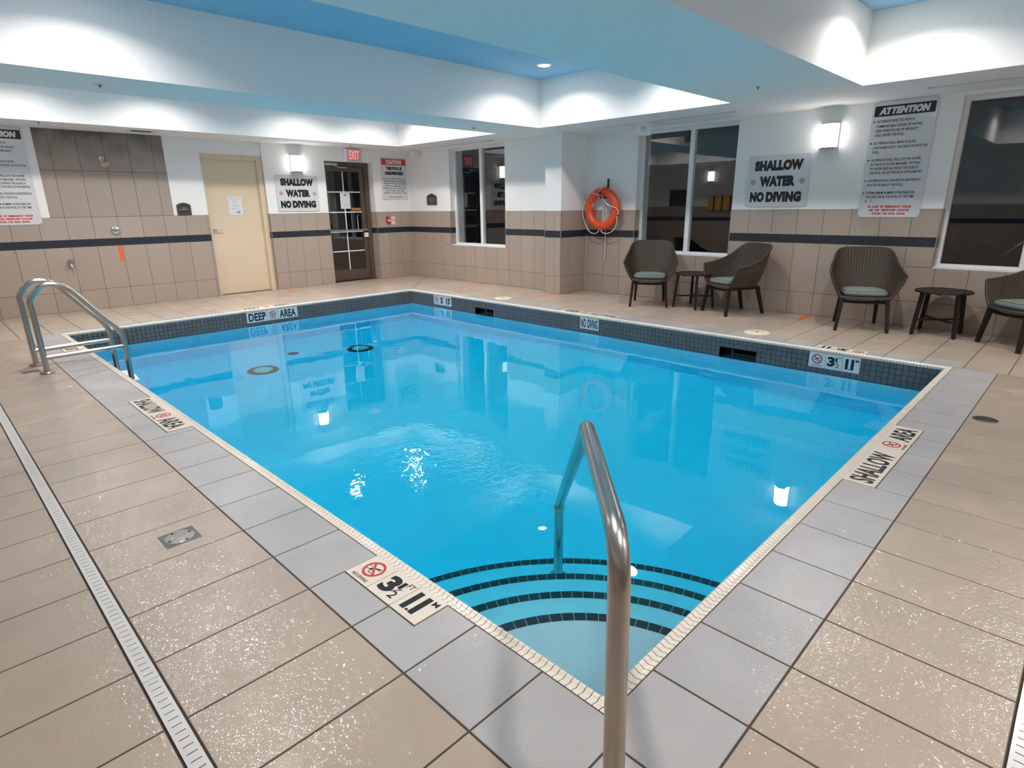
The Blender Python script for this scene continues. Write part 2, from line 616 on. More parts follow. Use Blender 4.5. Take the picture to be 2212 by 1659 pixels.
def fillet(pts, r, n=8):
    """polyline with its corners rounded to radius r"""
    pts = [Vector(p) for p in pts]
    out = [pts[0]]
    for i in range(1, len(pts) - 1):
        a, b, c = pts[i - 1], pts[i], pts[i + 1]
        u, v = (a - b).normalized(), (c - b).normalized()
        ang = u.angle(v)
        rr = r[i - 1] if isinstance(r, (list, tuple)) else r
        d = min(rr / math.tan(ang / 2), (a - b).length * 0.48, (c - b).length * 0.48)
        p, q = b + u * d, b + v * d
        for k in range(n + 1):
            t = k / n
            out.append((1 - t) ** 2 * p + 2 * t * (1 - t) * b + t * t * q)
    out.append(pts[-1])
    return out


_font_cache = {}


def text_geo(s, shear=0.0, bold=0.0):
    """triangles of a line of text, bbox-normalised: (verts, faces, aspect)"""
    key = (s, shear, bold)
    if key in _font_cache:
        return _font_cache[key]
    cu = bpy.data.curves.new('t', 'FONT')
    cu.body = s
    cu.size = 1.0
    cu.shear = shear
    cu.offset = bold
    cu.resolution_u = 3
    cu.space_character = 1.0 + 1.1 * bold
    cu.fill_mode = 'FRONT'
    o = bpy.data.objects.new('t', cu)
    C.objects.link(o)
    dg = bpy.context.evaluated_depsgraph_get()
    me = bpy.data.meshes.new_from_object(o.evaluated_get(dg))
    vs = [(v.co.x, v.co.y) for v in me.vertices]
    fs = [tuple(p.vertices) for p in me.polygons]
    bpy.data.objects.remove(o)
    bpy.data.curves.remove(cu)
    bpy.data.meshes.remove(me)
    xs, ys = [p[0] for p in vs], [p[1] for p in vs]
    x0, x1, y0, y1 = min(xs), max(xs), min(ys), max(ys)
    vs = [((x - x0) / (x1 - x0), (y - y0) / (y1 - y0)) for x, y in vs]
    _font_cache[key] = (vs, fs, (x1 - x0) / (y1 - y0))
    return _font_cache[key]


def put_text(mb, s, x, y, h, wd=None, align='c', shear=0.0, bold=0.0, stretch=1.0, mi=0):
    """a line of text in the local XZ plane (Y = 0), bottom at z = y; wd forces the width"""
    vs, fs, asp = text_geo(s, shear, bold)
    wd = wd or asp * h * stretch
    x0 = x - wd / 2 if align == 'c' else (x - wd if align == 'r' else x)
    mb.add([(x0 + a * wd, 0.0, y + b * h) for a, b in vs], fs, mi)
    return wd


def round_rect(x0, z0, x1, z1, r, n=5):
    pts = []
    for cx, cz, a0 in ((x1 - r, z0 + r, -90), (x1 - r, z1 - r, 0), (x0 + r, z1 - r, 90), (x0 + r, z0 + r, 180)):
        for k in range(n + 1):
            a = radians(a0 + 90 * k / n)
            pts.append((cx + r * cos(a), cz + r * sin(a)))
    return pts


def plate(mb, poly, y0, y1, mi=0):
    """polygon in XZ (CCW seen from -Y) as a plate between y1 (front, smaller) and y0 (back)"""
    n = len(poly)
    vs = [(x, y1, z) for x, z in poly] + [(x, y0, z) for x, z in poly]
    fs = [tuple(range(n)), tuple(range(2 * n - 1, n - 1, -1))]
    fs += [(i, n + i, n + (i + 1) % n, (i + 1) % n) for i in range(n)]
    return mb.add(vs, fs, mi)


RX = Matrix.Rotation(radians(-90), 4, 'X')      # local XZ sheet -> lies flat, text up = +Y
RIGHTW = radians(-90)    # things on the window wall: local -Y faces -X
LEFTW = radians(90)
BACKW = 0.0


# ------------------------------------------------------------------ pool basin
Z1 = -1.28           # shallow floor
Z2 = -1.66           # deep floor
x0, x1, y0, y1 = IN, LX - IN, IN, LY - IN
pool = tag(bpy.data.objects.new('pool_basin', None), 'white plastered swimming pool basin sunk into the deck', None, None, 'structure')
C.objects.link(pool)


def floor_z(y):
    if y < 4.4:
        return Z1
    if y < 6.2:
        return Z1 + (Z2 - Z1) * (y - 4.4) / 1.8
    return Z2


# skimmer mouths cut into the window-side wall: (y0, y1)
SK = [(1.692, 2.131), (5.79, 6.215)]
SKZ = (-0.335, -0.1335)
mb = MB()
ys = [y0, 4.4, 6.2, y1]
for a, b in zip(ys[:-1], ys[1:]):
    mb.add([(x0, a, floor_z(a)), (x1, a, floor_z(a)), (x1, b, floor_z(b)), (x0, b, floor_z(b))], [(0, 1, 2, 3)])
    mb.add([(x0, a, floor_z(a)), (x0, b, floor_z(b)), (x0, b, -0.03), (x0, a, -0.03)], [(0, 1, 2, 3)])
    mb.add([(x1, a, floor_z(a)), (x1, b, floor_z(b)), (x1, b, -0.34), (x1, a, -0.34)], [(3, 2, 1, 0)])
mb.add([(x0, y0, Z1), (x1, y0, Z1), (x1, y0, -0.03), (x0, y0, -0.03)], [(3, 2, 1, 0)])
mb.add([(x0, y1, Z2), (x1, y1, Z2), (x1, y1, -0.03), (x0, y1, -0.03)], [(0, 1, 2, 3)])
mb.build('plaster_shell', PLAST, pool)
# upper strip of the window-side wall, pierced by the two skimmer mouths
mb = MB()
edges = [y0] + [e for s in SK for e in s] + [y1]
for i in range(0, len(edges), 2):
    mb.box((x1, edges[i], -0.345), (x1 + 0.16, edges[i + 1], -0.028))
for s in SK:
    mb.box((x1, s[0], SKZ[1]), (x1 + 0.16, s[1], -0.028))
mb.build('tile_backing', MOSG, pool)
# backing behind the mosaic on the other three sides
mb = MB()
mb.box((x0 - 0.05, y1, -0.345), (x1, y1 + 0.1, -0.028))
mb.box((x0 - 0.10, y0 - 0.1, -0.345), (x0, y1, -0.028))
mb.box((x0, y0 - 0.1, -0.345), (x1, y0, -0.028))
mb.build('tile_backing', MOSG, pool)

# steps: four curved treads in the near corner, centred on it
STEPS = [(0.76, -0.37), (1.067, -0.58), (1.379, -0.80), (1.69, -1.02)]
for r, z in STEPS:
    mb = MB()
    n = 36
    poly = [(x0 - 0.02, y0 - 0.02)] + [(x0 + r * cos(pi / 2 * k / n), y0 + r * sin(pi / 2 * k / n)) for k in range(n + 1)]
    poly[1] = (poly[1][0], y0 - 0.02)
    poly[-1] = (x0 - 0.02, poly[-1][1])
    mb.prism(poly, Z1 - 0.02, z, 0.008)
    st = mb.build('step', PLAST, pool)
    # black nosing tiles set flush into the rim of the tread
    nt_ = int(r * pi / 2 / 0.0525)
    for k in range(nt_):
        a, b = pi / 2 * (k + 0.028) / nt_, pi / 2 * (k + 0.972) / nt_
        ro, ri = r + 0.003, r - 0.043
        am = (a + b) / 2
        q = [(ri * cos(a), ri * sin(a)), (ro * cos(a), ro * sin(a)), (ro * cos(am), ro * sin(am)), (ro * cos(b), ro * sin(b)), (ri * cos(b), ri * sin(b))]
        q = [(x0 + u, y0 + v) for u, v in q]
        MB().prism(q, z - 0.035, z + 0.003, 0.0).build('nosing_tile', STEPT, st)

# mosaic: 2 inch tiles, six courses, nearest 280 as pieces
MP = 0.0517
mos = []
for side in ('far', 'back', 'left', 'near'):
    Lw = (y1 - y0) if side in ('far', 'left') else (x1 - x0)
    nn = int(Lw / MP) + 1
    for j in range(6):
        zt = -0.0285 - j * MP
        for i in range(nn):
            a, b = i * MP + 0.0015, min((i + 1) * MP - 0.0015, Lw - 0.001)
            if b - a < 0.008:
                continue
            if side == 'far':
                u0, u1 = y0 + a, y0 + b
                mid = 0.5 * (u0 + u1)
                cut = False
                for s in SK:
                    if s[0] - 0.01 < mid < s[1] + 0.01 and zt - MP / 2 < SKZ[1] + 0.01:
                        cut = True
                if cut:
                    continue
                mos.append((hypot(x1 - CAM.x, mid - CAM.y), 'far', u0, u1, zt - MP + 0.003, zt))
            elif side == 'back':
                mos.append((hypot(x0 + (a + b) / 2 - CAM.x, y1 - CAM.y) + 1.0, 'back', x0 + a, x0 + b, zt - MP + 0.003, zt))
            elif side == 'left':
                mos.append((90, 'left', y0 + a, y0 + b, zt - MP + 0.003, zt))
            else:
                mos.append((91, 'near', x0 + a, x0 + b, zt - MP + 0.003, zt))


def mosaic_piece(mb, side, u0, u1, za, zb):
    d = 0.003
    c = 0.0015
    def T(u, z, dd):
        return {'far': (x1 - dd, u, z), 'back': (u, y1 - dd, z), 'left': (x0 + dd, u, z), 'near': (u, y0 + dd, z)}[side]
    vs = [T(u0, za, 0), T(u1, za, 0), T(u1, zb, 0), T(u0, zb, 0)]
    vs += [T(u0 + c, za + c, d), T(u1 - c, za + c, d), T(u1 - c, zb - c, d), T(u0 + c, zb - c, d)]
    fs = [(4, 5, 6, 7), (0, 1, 5, 4), (1, 2, 6, 5), (2, 3, 7, 6), (3, 0, 4, 7)]
    if side in ('far', 'near'):
        fs = [f[::-1] for f in fs]
    mb.add(vs, fs)


mos.sort()
# only courses that show above water count for the single pieces
single = [m for m in mos if m[5] > -0.20 and m[1] == 'far'][:280]
ss = set(map(id, single))
for m in single:
    b_ = MB()
    mosaic_piece(b_, *m[1:])
    b_.build('mosaic_tile', MOS, pool)
b_ = MB()
for m in mos:
    if id(m) not in ss:
        mosaic_piece(b_, *m[1:])
tag(b_.build('mosaic_tile', MOS, pool), kind='stuff')

# skimmer throats behind the mouths
for k, s in enumerate(SK):
    sk = empty('pool_skimmer', (x1, (s[0] + s[1]) / 2, -0.13), 0,
               ['rectangular skimmer mouth in the pool wall beside the right depth marker', 'rectangular skimmer mouth in the pool wall near the far corner'][k], 'skimmer', 'skimmers in the pool wall')
    hw = (s[1] - s[0]) / 2
    mb = MB()
    z0s, z1s = SKZ[0] + 0.13, SKZ[1] + 0.13
    D = 0.42
    mb.box((0.0, -hw - 0.01, z0s - 0.02), (D, hw + 0.01, z0s))
    mb.box((0.0, -hw - 0.01, z1s), (D, hw + 0.01, z1s + 0.02))
    mb.box((0.0, -hw - 0.01, z0s), (D, -hw, z1s))
    mb.box((0.0, hw, z0s), (D, hw + 0.01, z1s))
    mb.box((D, -hw, z0s), (D + 0.02, hw, z1s))
    mb.build('throat', MOS, sk)
    mb = MB()
    mb.box((0.16, -hw * 0.92, z0s + 0.02), (0.175, hw * 0.55, z1s - 0.10))
    mb.build('weir_flap', mat('weir_flap', (0.10, 0.14, 0.13), 0.4), sk)
    mb = MB()
    for a in (-hw * 0.95, hw * 0.57):
        mb.box((0.15, a - 0.008, z0s), (0.185, a + 0.008, z1s))
    mb.build('weir_frame', mat('weir_frame', (0.25, 0.30, 0.28), 0.4), sk)

# main drains and the small valve cover on the deep floor
zf = Z2


def main_drain(x, y, ringm, grate, label):
    e = empty('main_drain', (x, y, zf), 0, label, 'drain', 'main drains on the pool floor')
    MB().lathe([(0.0, 0.0), (0.19, 0.0), (0.19, 0.012), (0.178, 0.02), (0.125, 0.022), (0.125, 0.012), (0, 0.012)], 40).build('frame_ring', ringm, e, 40)
    mb = MB()
    mb.lathe([(0.0, 0.014), (0.118, 0.014), (0.118, 0.022), (0.085, 0.034), (0.0, 0.040)], 40)
    for k in range(32):
        a = 2 * pi * k / 32
        mb.bar((0.088 * cos(a), 0.088 * sin(a), 0.034), (0.117 * cos(a), 0.117 * sin(a), 0.024), (0.003, 0.003))
    mb.build('grate', grate, e, 40)


main_drain(3.283, 6.73, mat('black_drain_ring', (0.012, 0.014, 0.016), 0.5), TEALD, 'round main drain with a black ring on the deep pool floor')
main_drain(1.835, 6.71, BROWNP, TEALD, 'round main drain with a brown ring on the deep pool floor')
e = empty('hydrostatic_valve', (2.47, 7.17, zf), 0, 'small plain brown disc on the deep pool floor behind the drains', 'valve')
MB().lathe([(0, 0), (0.075, 0), (0.075, 0.006), (0.06, 0.014), (0, 0.016)], 28).build('valve_cap', BROWNP, e, 40)

# water body
mb = MB()
mb.box((x0 - 0.03, y0 - 0.03, Z2 - 0.06), (x1 + 0.45, y1 + 0.03, ZW))
wt = mb.build('pool_water', WATER)
tag(wt, 'clear blue pool water with ripples over a return jet', 'water', None, 'stuff')

# ------------------------------------------------------------------ coping
PROF = [(0.0, -0.028), (0.0, -0.001), (0.003, 0.0), (0.010, -0.001), (0.018, -0.005), (0.026, -0.005), (0.033, 0.0), (0.040, 0.0025), (0.046, 0.001), (0.051, -0.005), (0.052, -0.012), (0.051, -0.028)]
cop = tag(bpy.data.objects.new('pool_coping', None), 'cream ribbed coping around the pool edge', None, None, 'structure')
C.objects.link(cop)
CP = 0.02583


def coping_mesh(mb, side, a, b):
    def T(t, u, z):
        return {'left': (u, t, z), 'near': (t, u, z), 'far': (LX - u, t, z), 'back': (t, LY - u, z)}[side]
    n = len(PROF)
    lo, hi = a, b
    def m(t, u):          # mitre at the corners
        L_ = LY if side in ('left', 'far') else LX
        return min(max(t, u), L_ - u)
    vs = [T(m(lo, u), u, z) for u, z in PROF] + [T(m(hi, u), u, z) for u, z in PROF]
    fs = [(i, i + 1, n + i + 1, n + i) for i in range(n - 1)]
    fs += [tuple(range(n - 1, -1, -1)), tuple(range(n, 2 * n))]
    if side in ('near', 'far'):
        pass
    if side in ('left', 'back'):
        fs = [f[::-1] for f in fs]
    mb.add(vs, fs)


rows = []
for side, L_ in (('left', LY), ('near', LX), ('far', LY), ('back', LX)):
    for k in range(int(L_ / CP) + 1):
        a, b = k * CP + 0.0013, min((k + 1) * CP - 0.0013, L_)
        if b - a < 0.004:
            continue
        m_ = (a + b) / 2
        p = {'left': (0, m_), 'near': (m_, 0), 'far': (LX, m_), 'back': (m_, LY)}[side]
        rows.append((hypot(p[0] - CAM.x, p[1] - CAM.y), side, a, b))
rows.sort()
for r_ in rows[:290]:
    b_ = MB()
    coping_mesh(b_, *r_[1:])
    b_.build('coping_piece', COPE, cop, 50)
b_ = MB()
for r_ in rows[290:]:
    coping_mesh(b_, *r_[1:])
tag(b_.build('coping_piece', COPE, cop, 50), kind='stuff')
b_ = MB()
for side, L_ in (('left', LY), ('near', LX), ('far', LY), ('back', LX)):
    keep = PROF
    sh = [(u * 0.955 + 0.0008, z - 0.0018) for u, z in PROF]
    PROF_, PROF = PROF, sh
    coping_mesh(b_, side, 0.0, L_)
    PROF = PROF_
b_.build('coping_grout', COPEG, cop, 50)

# ------------------------------------------------------------------ floor
fl = MB()
zb, zt = -0.05, -0.0035
fl.box((XL - 0.2, YF - 0.2, zb), (0, YB + 0.5, zt))
fl.box((LX, YF - 0.2, zb), (X2 + 0.4, YB + 0.5, zt))
fl.box((0, YF - 0.2, zb), (LX, 0, zt))
fl.box((0, LY, zb), (LX, YB + 0.5, zt))
floor = tag(fl.build('floor', GROUT), 'tiled pool deck with dark grout', None, None, 'structure')

G = 0.0032           # half a joint
pieces = []          # (name, material, polygon)
yj = [-A0 + P * k for k in range(-8, 36)]
xj = [-A0 + P * k for k in range(-6, 26)]
MARK_L = [(0.554 - 0.155 * 0 - 0.0, 1.019)]   # filled below
# rectangles of the grey border that the depth markers take up
marks = {'left': [(0.7089, 1.1739), (3.414, 4.346), (6.785, 7.25)], 'near': [(2.104, 3.19)]}


def minus(poly_rect, cut):
    """axis-aligned rectangle minus an axis-aligned cut touching one side: list of polygons"""
    ax, ay, bx, by = poly_rect
    cx, cy, dx, dy = max(ax, cut[0]), max(ay, cut[1]), min(bx, cut[2]), min(by, cut[3])
    if cx >= dx - 1e-4 or cy >= dy - 1e-4:
        return [[(ax, ay), (bx, ay), (bx, by), (ax, by)]]
    out = []
    full_y = cy <= ay + 0.012 and dy >= by - 0.012
    full_x = cx <= ax + 0.012 and dx >= bx - 0.012
    if full_y and full_x:
        return []
    if full_y:                                  # cut spans the tile's height: one strip stays
        if cx > ax + 0.012:
            out.append([(ax, ay), (cx, ay), (cx, by), (ax, by)])
        if dx < bx - 0.012:
            out.append([(dx, ay), (bx, ay), (bx, by), (dx, by)])
        return out
    if full_x:
        if cy > ay + 0.012:
            out.append([(ax, ay), (bx, ay), (bx, cy), (ax, cy)])
        if dy < by - 0.012:
            out.append([(ax, dy), (bx, dy), (bx, by), (ax, by)])
        return out
    # corner cut: an L
    if dx >= bx - 0.012 and dy >= by - 0.012:
        return [[(ax, ay), (bx, ay), (bx, cy), (cx, cy), (cx, by), (ax, by)]]
    if dx >= bx - 0.012 and cy <= ay + 0.012:
        return [[(ax, ay), (cx, ay), (cx, dy), (bx, dy), (bx, by), (ax, by)]]
    if cx <= ax + 0.012 and dy >= by - 0.012:
        return [[(ax, ay), (bx, ay), (bx, by), (dx, by), (dx, cy), (ax, cy)]]
    if cx <= ax + 0.012 and cy <= ay + 0.012:
        return [[(dx, ay), (bx, ay), (bx, by), (ax, by), (ax, dy), (dx, dy)]]
    # notch in the middle of one side
    if dx >= bx - 0.012:
        return [[(ax, ay), (bx, ay), (bx, cy), (cx, cy), (cx, dy), (bx, dy), (bx, by), (ax, by)]]
    if dy >= by - 0.012:
        return [[(ax, ay), (bx, ay), (bx, by), (dx, by), (dx, cy), (cx, cy), (cx, by), (ax, by)]]
    return [[(ax, ay), (bx, ay), (bx, by), (ax, by)]]


def tile_rect(name, m, ax, ay, bx, by, cuts=(), diag=None, lim=None):
    polys = [[(ax, ay), (bx, ay), (bx, by), (ax, by)]]
    for c in cuts:
        nx = []
        for q in polys:
            if len(q) == 4:
                xs, ys_ = [p[0] for p in q], [p[1] for p in q]
                nx += minus((min(xs), min(ys_), max(xs), max(ys_)), c)
            else:
                nx.append(q)
        polys = nx
    for q in polys:
        for d in (diag or ()):
            q = clip(q, *d) if q else q
        for d in (lim or ()):
            q = clip(q, *d) if q else q
        if len(q) < 3 or area(q) < 0.0015:
            continue
        q2 = inset(q, G)
        if area(q2) < 0.0008:
            continue
        pieces.append((name, m, q2))


s2 = 1 / sqrt(2)
DRW = 0.056
# left deck: rows along Y
DL = 0.536
Lcut = [(-0.155, a, 0.02, b) for a, b in marks['left']]
DR_SQ = (-0.604, 1.876, -0.459, 2.013)          # square cover, left deck
DR_LAD = (-0.60, 5.99, -0.46, 6.10)
for a, b in zip(yj[:-1], yj[1:]):
    if a > LY:
        break
    b2 = min(b, LY)
    dg_ = [(-s2, s2, 0.0015)]                   # keep y > x
    tile_rect('border_tile', GTILE, -GW, a, -0.001, b2, Lcut, dg_)
    tile_rect('deck_tile', DTILE, -GW - DL, a, -GW, b2, (), dg_)
    tile_rect('deck_tile', DTILE, XL + 0.34, a, -GW - DL - DRW, b2, (), dg_)
    tile_rect('deck_tile', DTILE, XL, a, XL + 0.34, b2, (), dg_)
# right deck: rows along X
DLr = 0.525
Rcut = [(a, -0.155, b, 0.02) for a, b in marks['near']]
XB = 5.147
for a, b in zip(xj[:-1], xj[1:]):
    if a > XB:
        break
    b2 = min(b, XB)
    dg_ = [(s2, -s2, 0.0015)]
    tile_rect('border_tile', GTILE, a, -GW, b2, -0.001, Rcut, dg_)
    tile_rect('deck_tile', DTILE, a, -GW - DLr, b2, -GW, (), dg_)
    tile_rect('deck_tile', DTILE, a, -GW - DLr - DRW - 0.61, b2, -GW - DLr - DRW, (), dg_)
    tile_rect('deck_tile', DTILE, a, -GW - DLr - DRW - 1.22, b2, -GW - DLr - DRW - 0.61, (), dg_)
# window-side deck
DGF = [(s2, -s2, (LX - LY) * s2 + 0.0015)]      # below the far mitre: x - y > LX - LY
colx = [LX + 0.001, 5.39, 5.915, 6.44, X2]
SKL = [(5.446, 1.868), (5.40, 5.89)]
for a, b in zip(yj[:-1], yj[1:]):
    for ci, (c0, c1) in enumerate(zip(colx[:-1], colx[1:])):
        if a > YB:
            continue
        cx1 = c1
        if a > 5.5 and c1 > X1:
            cx1 = X1
        if cx1 - c0 < 0.03:
            continue
        grey = ci == 0 and b > 0.0
        fcut = [(LX - 0.02, 0.69, LX + 0.155, 1.155), (LX - 0.02, 3.58, LX + 0.155, 4.51), (LX - 0.02, 6.62, LX + 0.155, 7.085)] if grey else ()
        tile_rect('border_tile' if grey else 'deck_tile', GTILE if grey else FTILE, c0, a, cx1, b, fcut, DGF, None)
# door-side deck
DGB = [(-s2, s2, (LY - LX) * s2 + 0.0015)]
rowy = [LY + 0.001, 8.205, 8.735, 9.265, YB + 0.05]
for a, b in zip(xj[:-1], xj[1:]):
    for ci, (c0, c1) in enumerate(zip(rowy[:-1], rowy[1:])):
        grey = ci == 0 and b > 0.0 and a < LX
        fcut = [(2.15, LY - 0.02, 2.925, LY + 0.155)] if grey else ()
        a2 = max(a, XL)
        if b - a2 < 0.03 or a > X1:
            continue
        tile_rect('border_tile' if grey else 'deck_tile', GTILE if grey else FTILE, a2, c0, min(b, X1), c1, fcut, DGB)

lst = {'border_tile': [], 'deck_tile': []}
for nm, m_, q in pieces:
    cx = sum(p[0] for p in q) / len(q)
    cy = sum(p[1] for p in q) / len(q)
    # the view cone: pieces beside or behind the camera are not singled out
    dv = Vector((cx - CAM.x, cy - CAM.y))
    fwd = dv.x * cos(YAW) + dv.y * sin(YAW)
    lat = abs(-dv.x * sin(YAW) + dv.y * cos(YAW))
    vis = fwd > 0.55 and lat < fwd * 1.05 + 0.5
    lst[nm].append((0 if vis else 1, fwd, m_, q))
for nm in lst:
    lst[nm].sort(key=lambda t: t[:2])
    for t in lst[nm][:292]:
        MB().prism(t[3], -0.012, 0.0, 0.0016).build(nm, t[2], floor)
    by = {}
    for t in lst[nm][292:]:
        by.setdefault(t[2].name, (t[2], MB()))[1].prism(t[3], -0.012, 0.0, 0.0016)
    for m_, b_ in by.values():
        tag(b_.build(nm, m_, floor), kind='stuff')


# linear drains
def linear_drain(name, x, y, length, rz, label):
    e = empty(name, (x, y, 0), rz, label, 'drain', 'slotted channel drains in the deck')
    MB().box((0, -DRW / 2, -0.01), (length, DRW / 2, -0.002)).build('channel', DARK, e)
    seg = 1.0
    k = 0
    while k * seg < length:
        a, b = k * seg + 0.001, min((k + 1) * seg - 0.001, length)
        hw = DRW / 2 - 0.004
        # body with a slot every 32 mm: two side rails and the bars between the slots
        mb = MB()
        s0, s1 = -0.014, 0.014
        mb.prism([(a, -hw), (b, -hw), (b, s0), (a, s0)], -0.008, 0.001, 0.0)
        mb.prism([(a, s1), (b, s1), (b, hw), (a, hw)], -0.008, 0.001, 0.0)
        t = a
        while t < b - 0.004:
            t2 = min(t + 0.0277, b)
            mb.prism([(t, s0), (t2, s0), (t2, s1), (t, s1)], -0.008, 0.001, 0.0)
            t += 0.0316
        mb.build('grate', DRAINW, e)
        k += 1
    return e


linear_drain('channel_drain', -GW - DL - DRW / 2, -0.9, 9.0, radians(90), 'white slotted channel drain running along the left deck')
linear_drain('channel_drain', -0.6, -GW - DLr - DRW / 2, 6.0, 0, 'white slotted channel drain at the bottom right corner of the deck')

# square mortar patch with an oval worn lid in the left deck
e = empty('deck_drain_cover', (-0.5315, 1.9445, 0), 0, 'worn round grey drain lid set in a dark square patch in the left deck', 'drain cover')
MB().prism([(-0.0725, -0.0685), (0.0725, -0.0685), (0.0725, 0.0685), (-0.0725, 0.0685)], 0.0002, 0.0014, 0.0008).build('patch', PATCH, e)
MB().lathe([(0, 0.001), (0.060, 0.001), (0.060, 0.0022), (0.057, 0.0032), (0, 0.0036)], 36).build('lid', LIDG, e, 40)
for a in (20, 110, 200, 290):
    MB().lathe([(0, 0.002), (0.0065, 0.002), (0.0065, 0.0040), (0, 0.0040)], 10, (0.049 * cos(radians(a)), 0.049 * sin(radians(a)), 0)).build('screw_hole', DARK, e)
e = empty('deck_anchor_patch', (-0.53, 6.045, 0), 0, 'small dark rectangular patch in the deck between the ladder feet', 'patch')
MB().prism([(-0.07, -0.055), (0.07, -0.055), (0.07, 0.055), (-0.07, 0.055)], 0.0002, 0.0014, 0.0008).build('patch', PATCH, e)
e = empty('round_deck_drain', (3.70, -0.405, 0), 0, 'small round wet metal drain in the right deck', 'drain')
MB().lathe([(0, 0.0), (0.072, 0.0), (0.072, 0.003), (0.066, 0.005), (0.0, 0.004)], 32).build('drain_ring', STEEL, e, 40)
mb = MB()
for k in range(-4, 5):
    wv = sqrt(max(0.0, 0.055 ** 2 - (k * 0.012) ** 2))
    mb.box((-wv, k * 0.012 - 0.003, 0.004), (wv, k * 0.012 + 0.003, 0.0056))
mb.build('drain_slots', DARK, e)
for (x, y), lb in zip(SKL, ('cream round skimmer lid in the deck nearest the right chairs', 'cream round skimmer lid in the deck below the white column')):
    e = empty('skimmer_lid', (x, y, 0), 0, lb, 'lid', 'skimmer lids in the deck')
    MB().lathe([(0, 0.0), (0.137, 0.0), (0.137, 0.006), (0.128, 0.011), (0.0, 0.012)], 40).build('lid', LIDM, e, 40)
    mb = MB()
    mb.lathe([(0, 0.0121), (0.018, 0.0121), (0.018, 0.0130), (0, 0.0130)], 16)
    for s in (-1, 1):
        mb.lathe([(0, 0.0121), (0.010, 0.0121), (0.010, 0.0128), (0, 0.0128)], 12, (s * 0.03, s * 0.075, 0))
    mb.build('finger_hole', DARK, e)

# ------------------------------------------------------------------ walls
# openings: back wall in x, window wall in y
N1 = (2.525, 3.535)     # niche of the cream door, up to the ceiling
N2 = (4.680, 5.706)     # niche of the glazed door
N2T = 2.235
D1, D2 = 0.06, 0.205
W1 = (6.97, 8.475)
W2 = (3.007, 4.546)
W3 = (-0.94, 0.602)
WZ0, WZ1 = 0.678, 2.445
WT = 0.30
PF = 0.006              # paint lies this far behind the tile face
TH = 0.34

mb = MB()
for a, b in ((XL - 0.3, N1[0]), (N1[1], N2[0]), (N2[1], X1 + 0.6)):
    mb.box((a, YB + PF, -0.05), (b, YB + TH, ZC + 0.75))
mb.box((N1[0], YB + D1, 2.19), (N1[1], YB + TH, ZC + 0.75))
mb.box((N2[0], YB + PF, N2T), (N2[1], YB + TH, ZC + 0.75))
wall_back = tag(mb.build('wall_back', PAINT), 'white wall with two doors over beige tile wainscot', None, None, 'structure')
YE = 5.495              # column edge
mb = MB()
def wall_x(mb, xf, a, b, opens):
    """wall slab facing -X from y=a to b with openings [(y0, y1)] between WZ0 and WZ1"""
    cur = a
    for o0, o1 in opens:
        if o0 > cur:
            mb.box((xf + PF, cur, -0.05), (xf + TH + PF, o0, ZC + 0.75))
        mb.box((xf + PF, o0, -0.05), (xf + TH + PF, o1, WZ0))
        mb.box((xf + PF, o0, WZ1), (xf + TH + PF, o1, ZC + 0.75))
        cur = o1
    if b > cur:
        mb.box((xf + PF, cur, -0.05), (xf + TH + PF, b, ZC + 0.75))
wall_x(mb, X2, YF - 0.3, YE + 0.1, [W3, W2])
wall_x(mb, X1, 5.84, YB + 0.3, [W1])
mb.box((XC + PF, YE + PF, -0.05), (X2 + TH, 5.84 - PF, ZC + 0.75))
wall_right = tag(mb.build('wall_right', PAINT), 'white wall with three tall windows and a column', None, None, 'structure')
mb = MB()
mb.box((XL - 0.3, YF - 0.3, -0.05), (XL - PF, YB + TH, ZC + 0.75))
wall_left = tag(mb.build('wall_left', PAINT), 'white wall over beige tile, opposite the windows', None, None, 'structure')
mb = MB()
mb.box((XL - 0.3, YF - 0.3, -0.05), (X2 + 0.4, YF - PF, ZC + 0.75))
wall_front = tag(mb.build('wall_front', PAINT), 'white wall over beige tile behind the camera', None, None, 'structure')


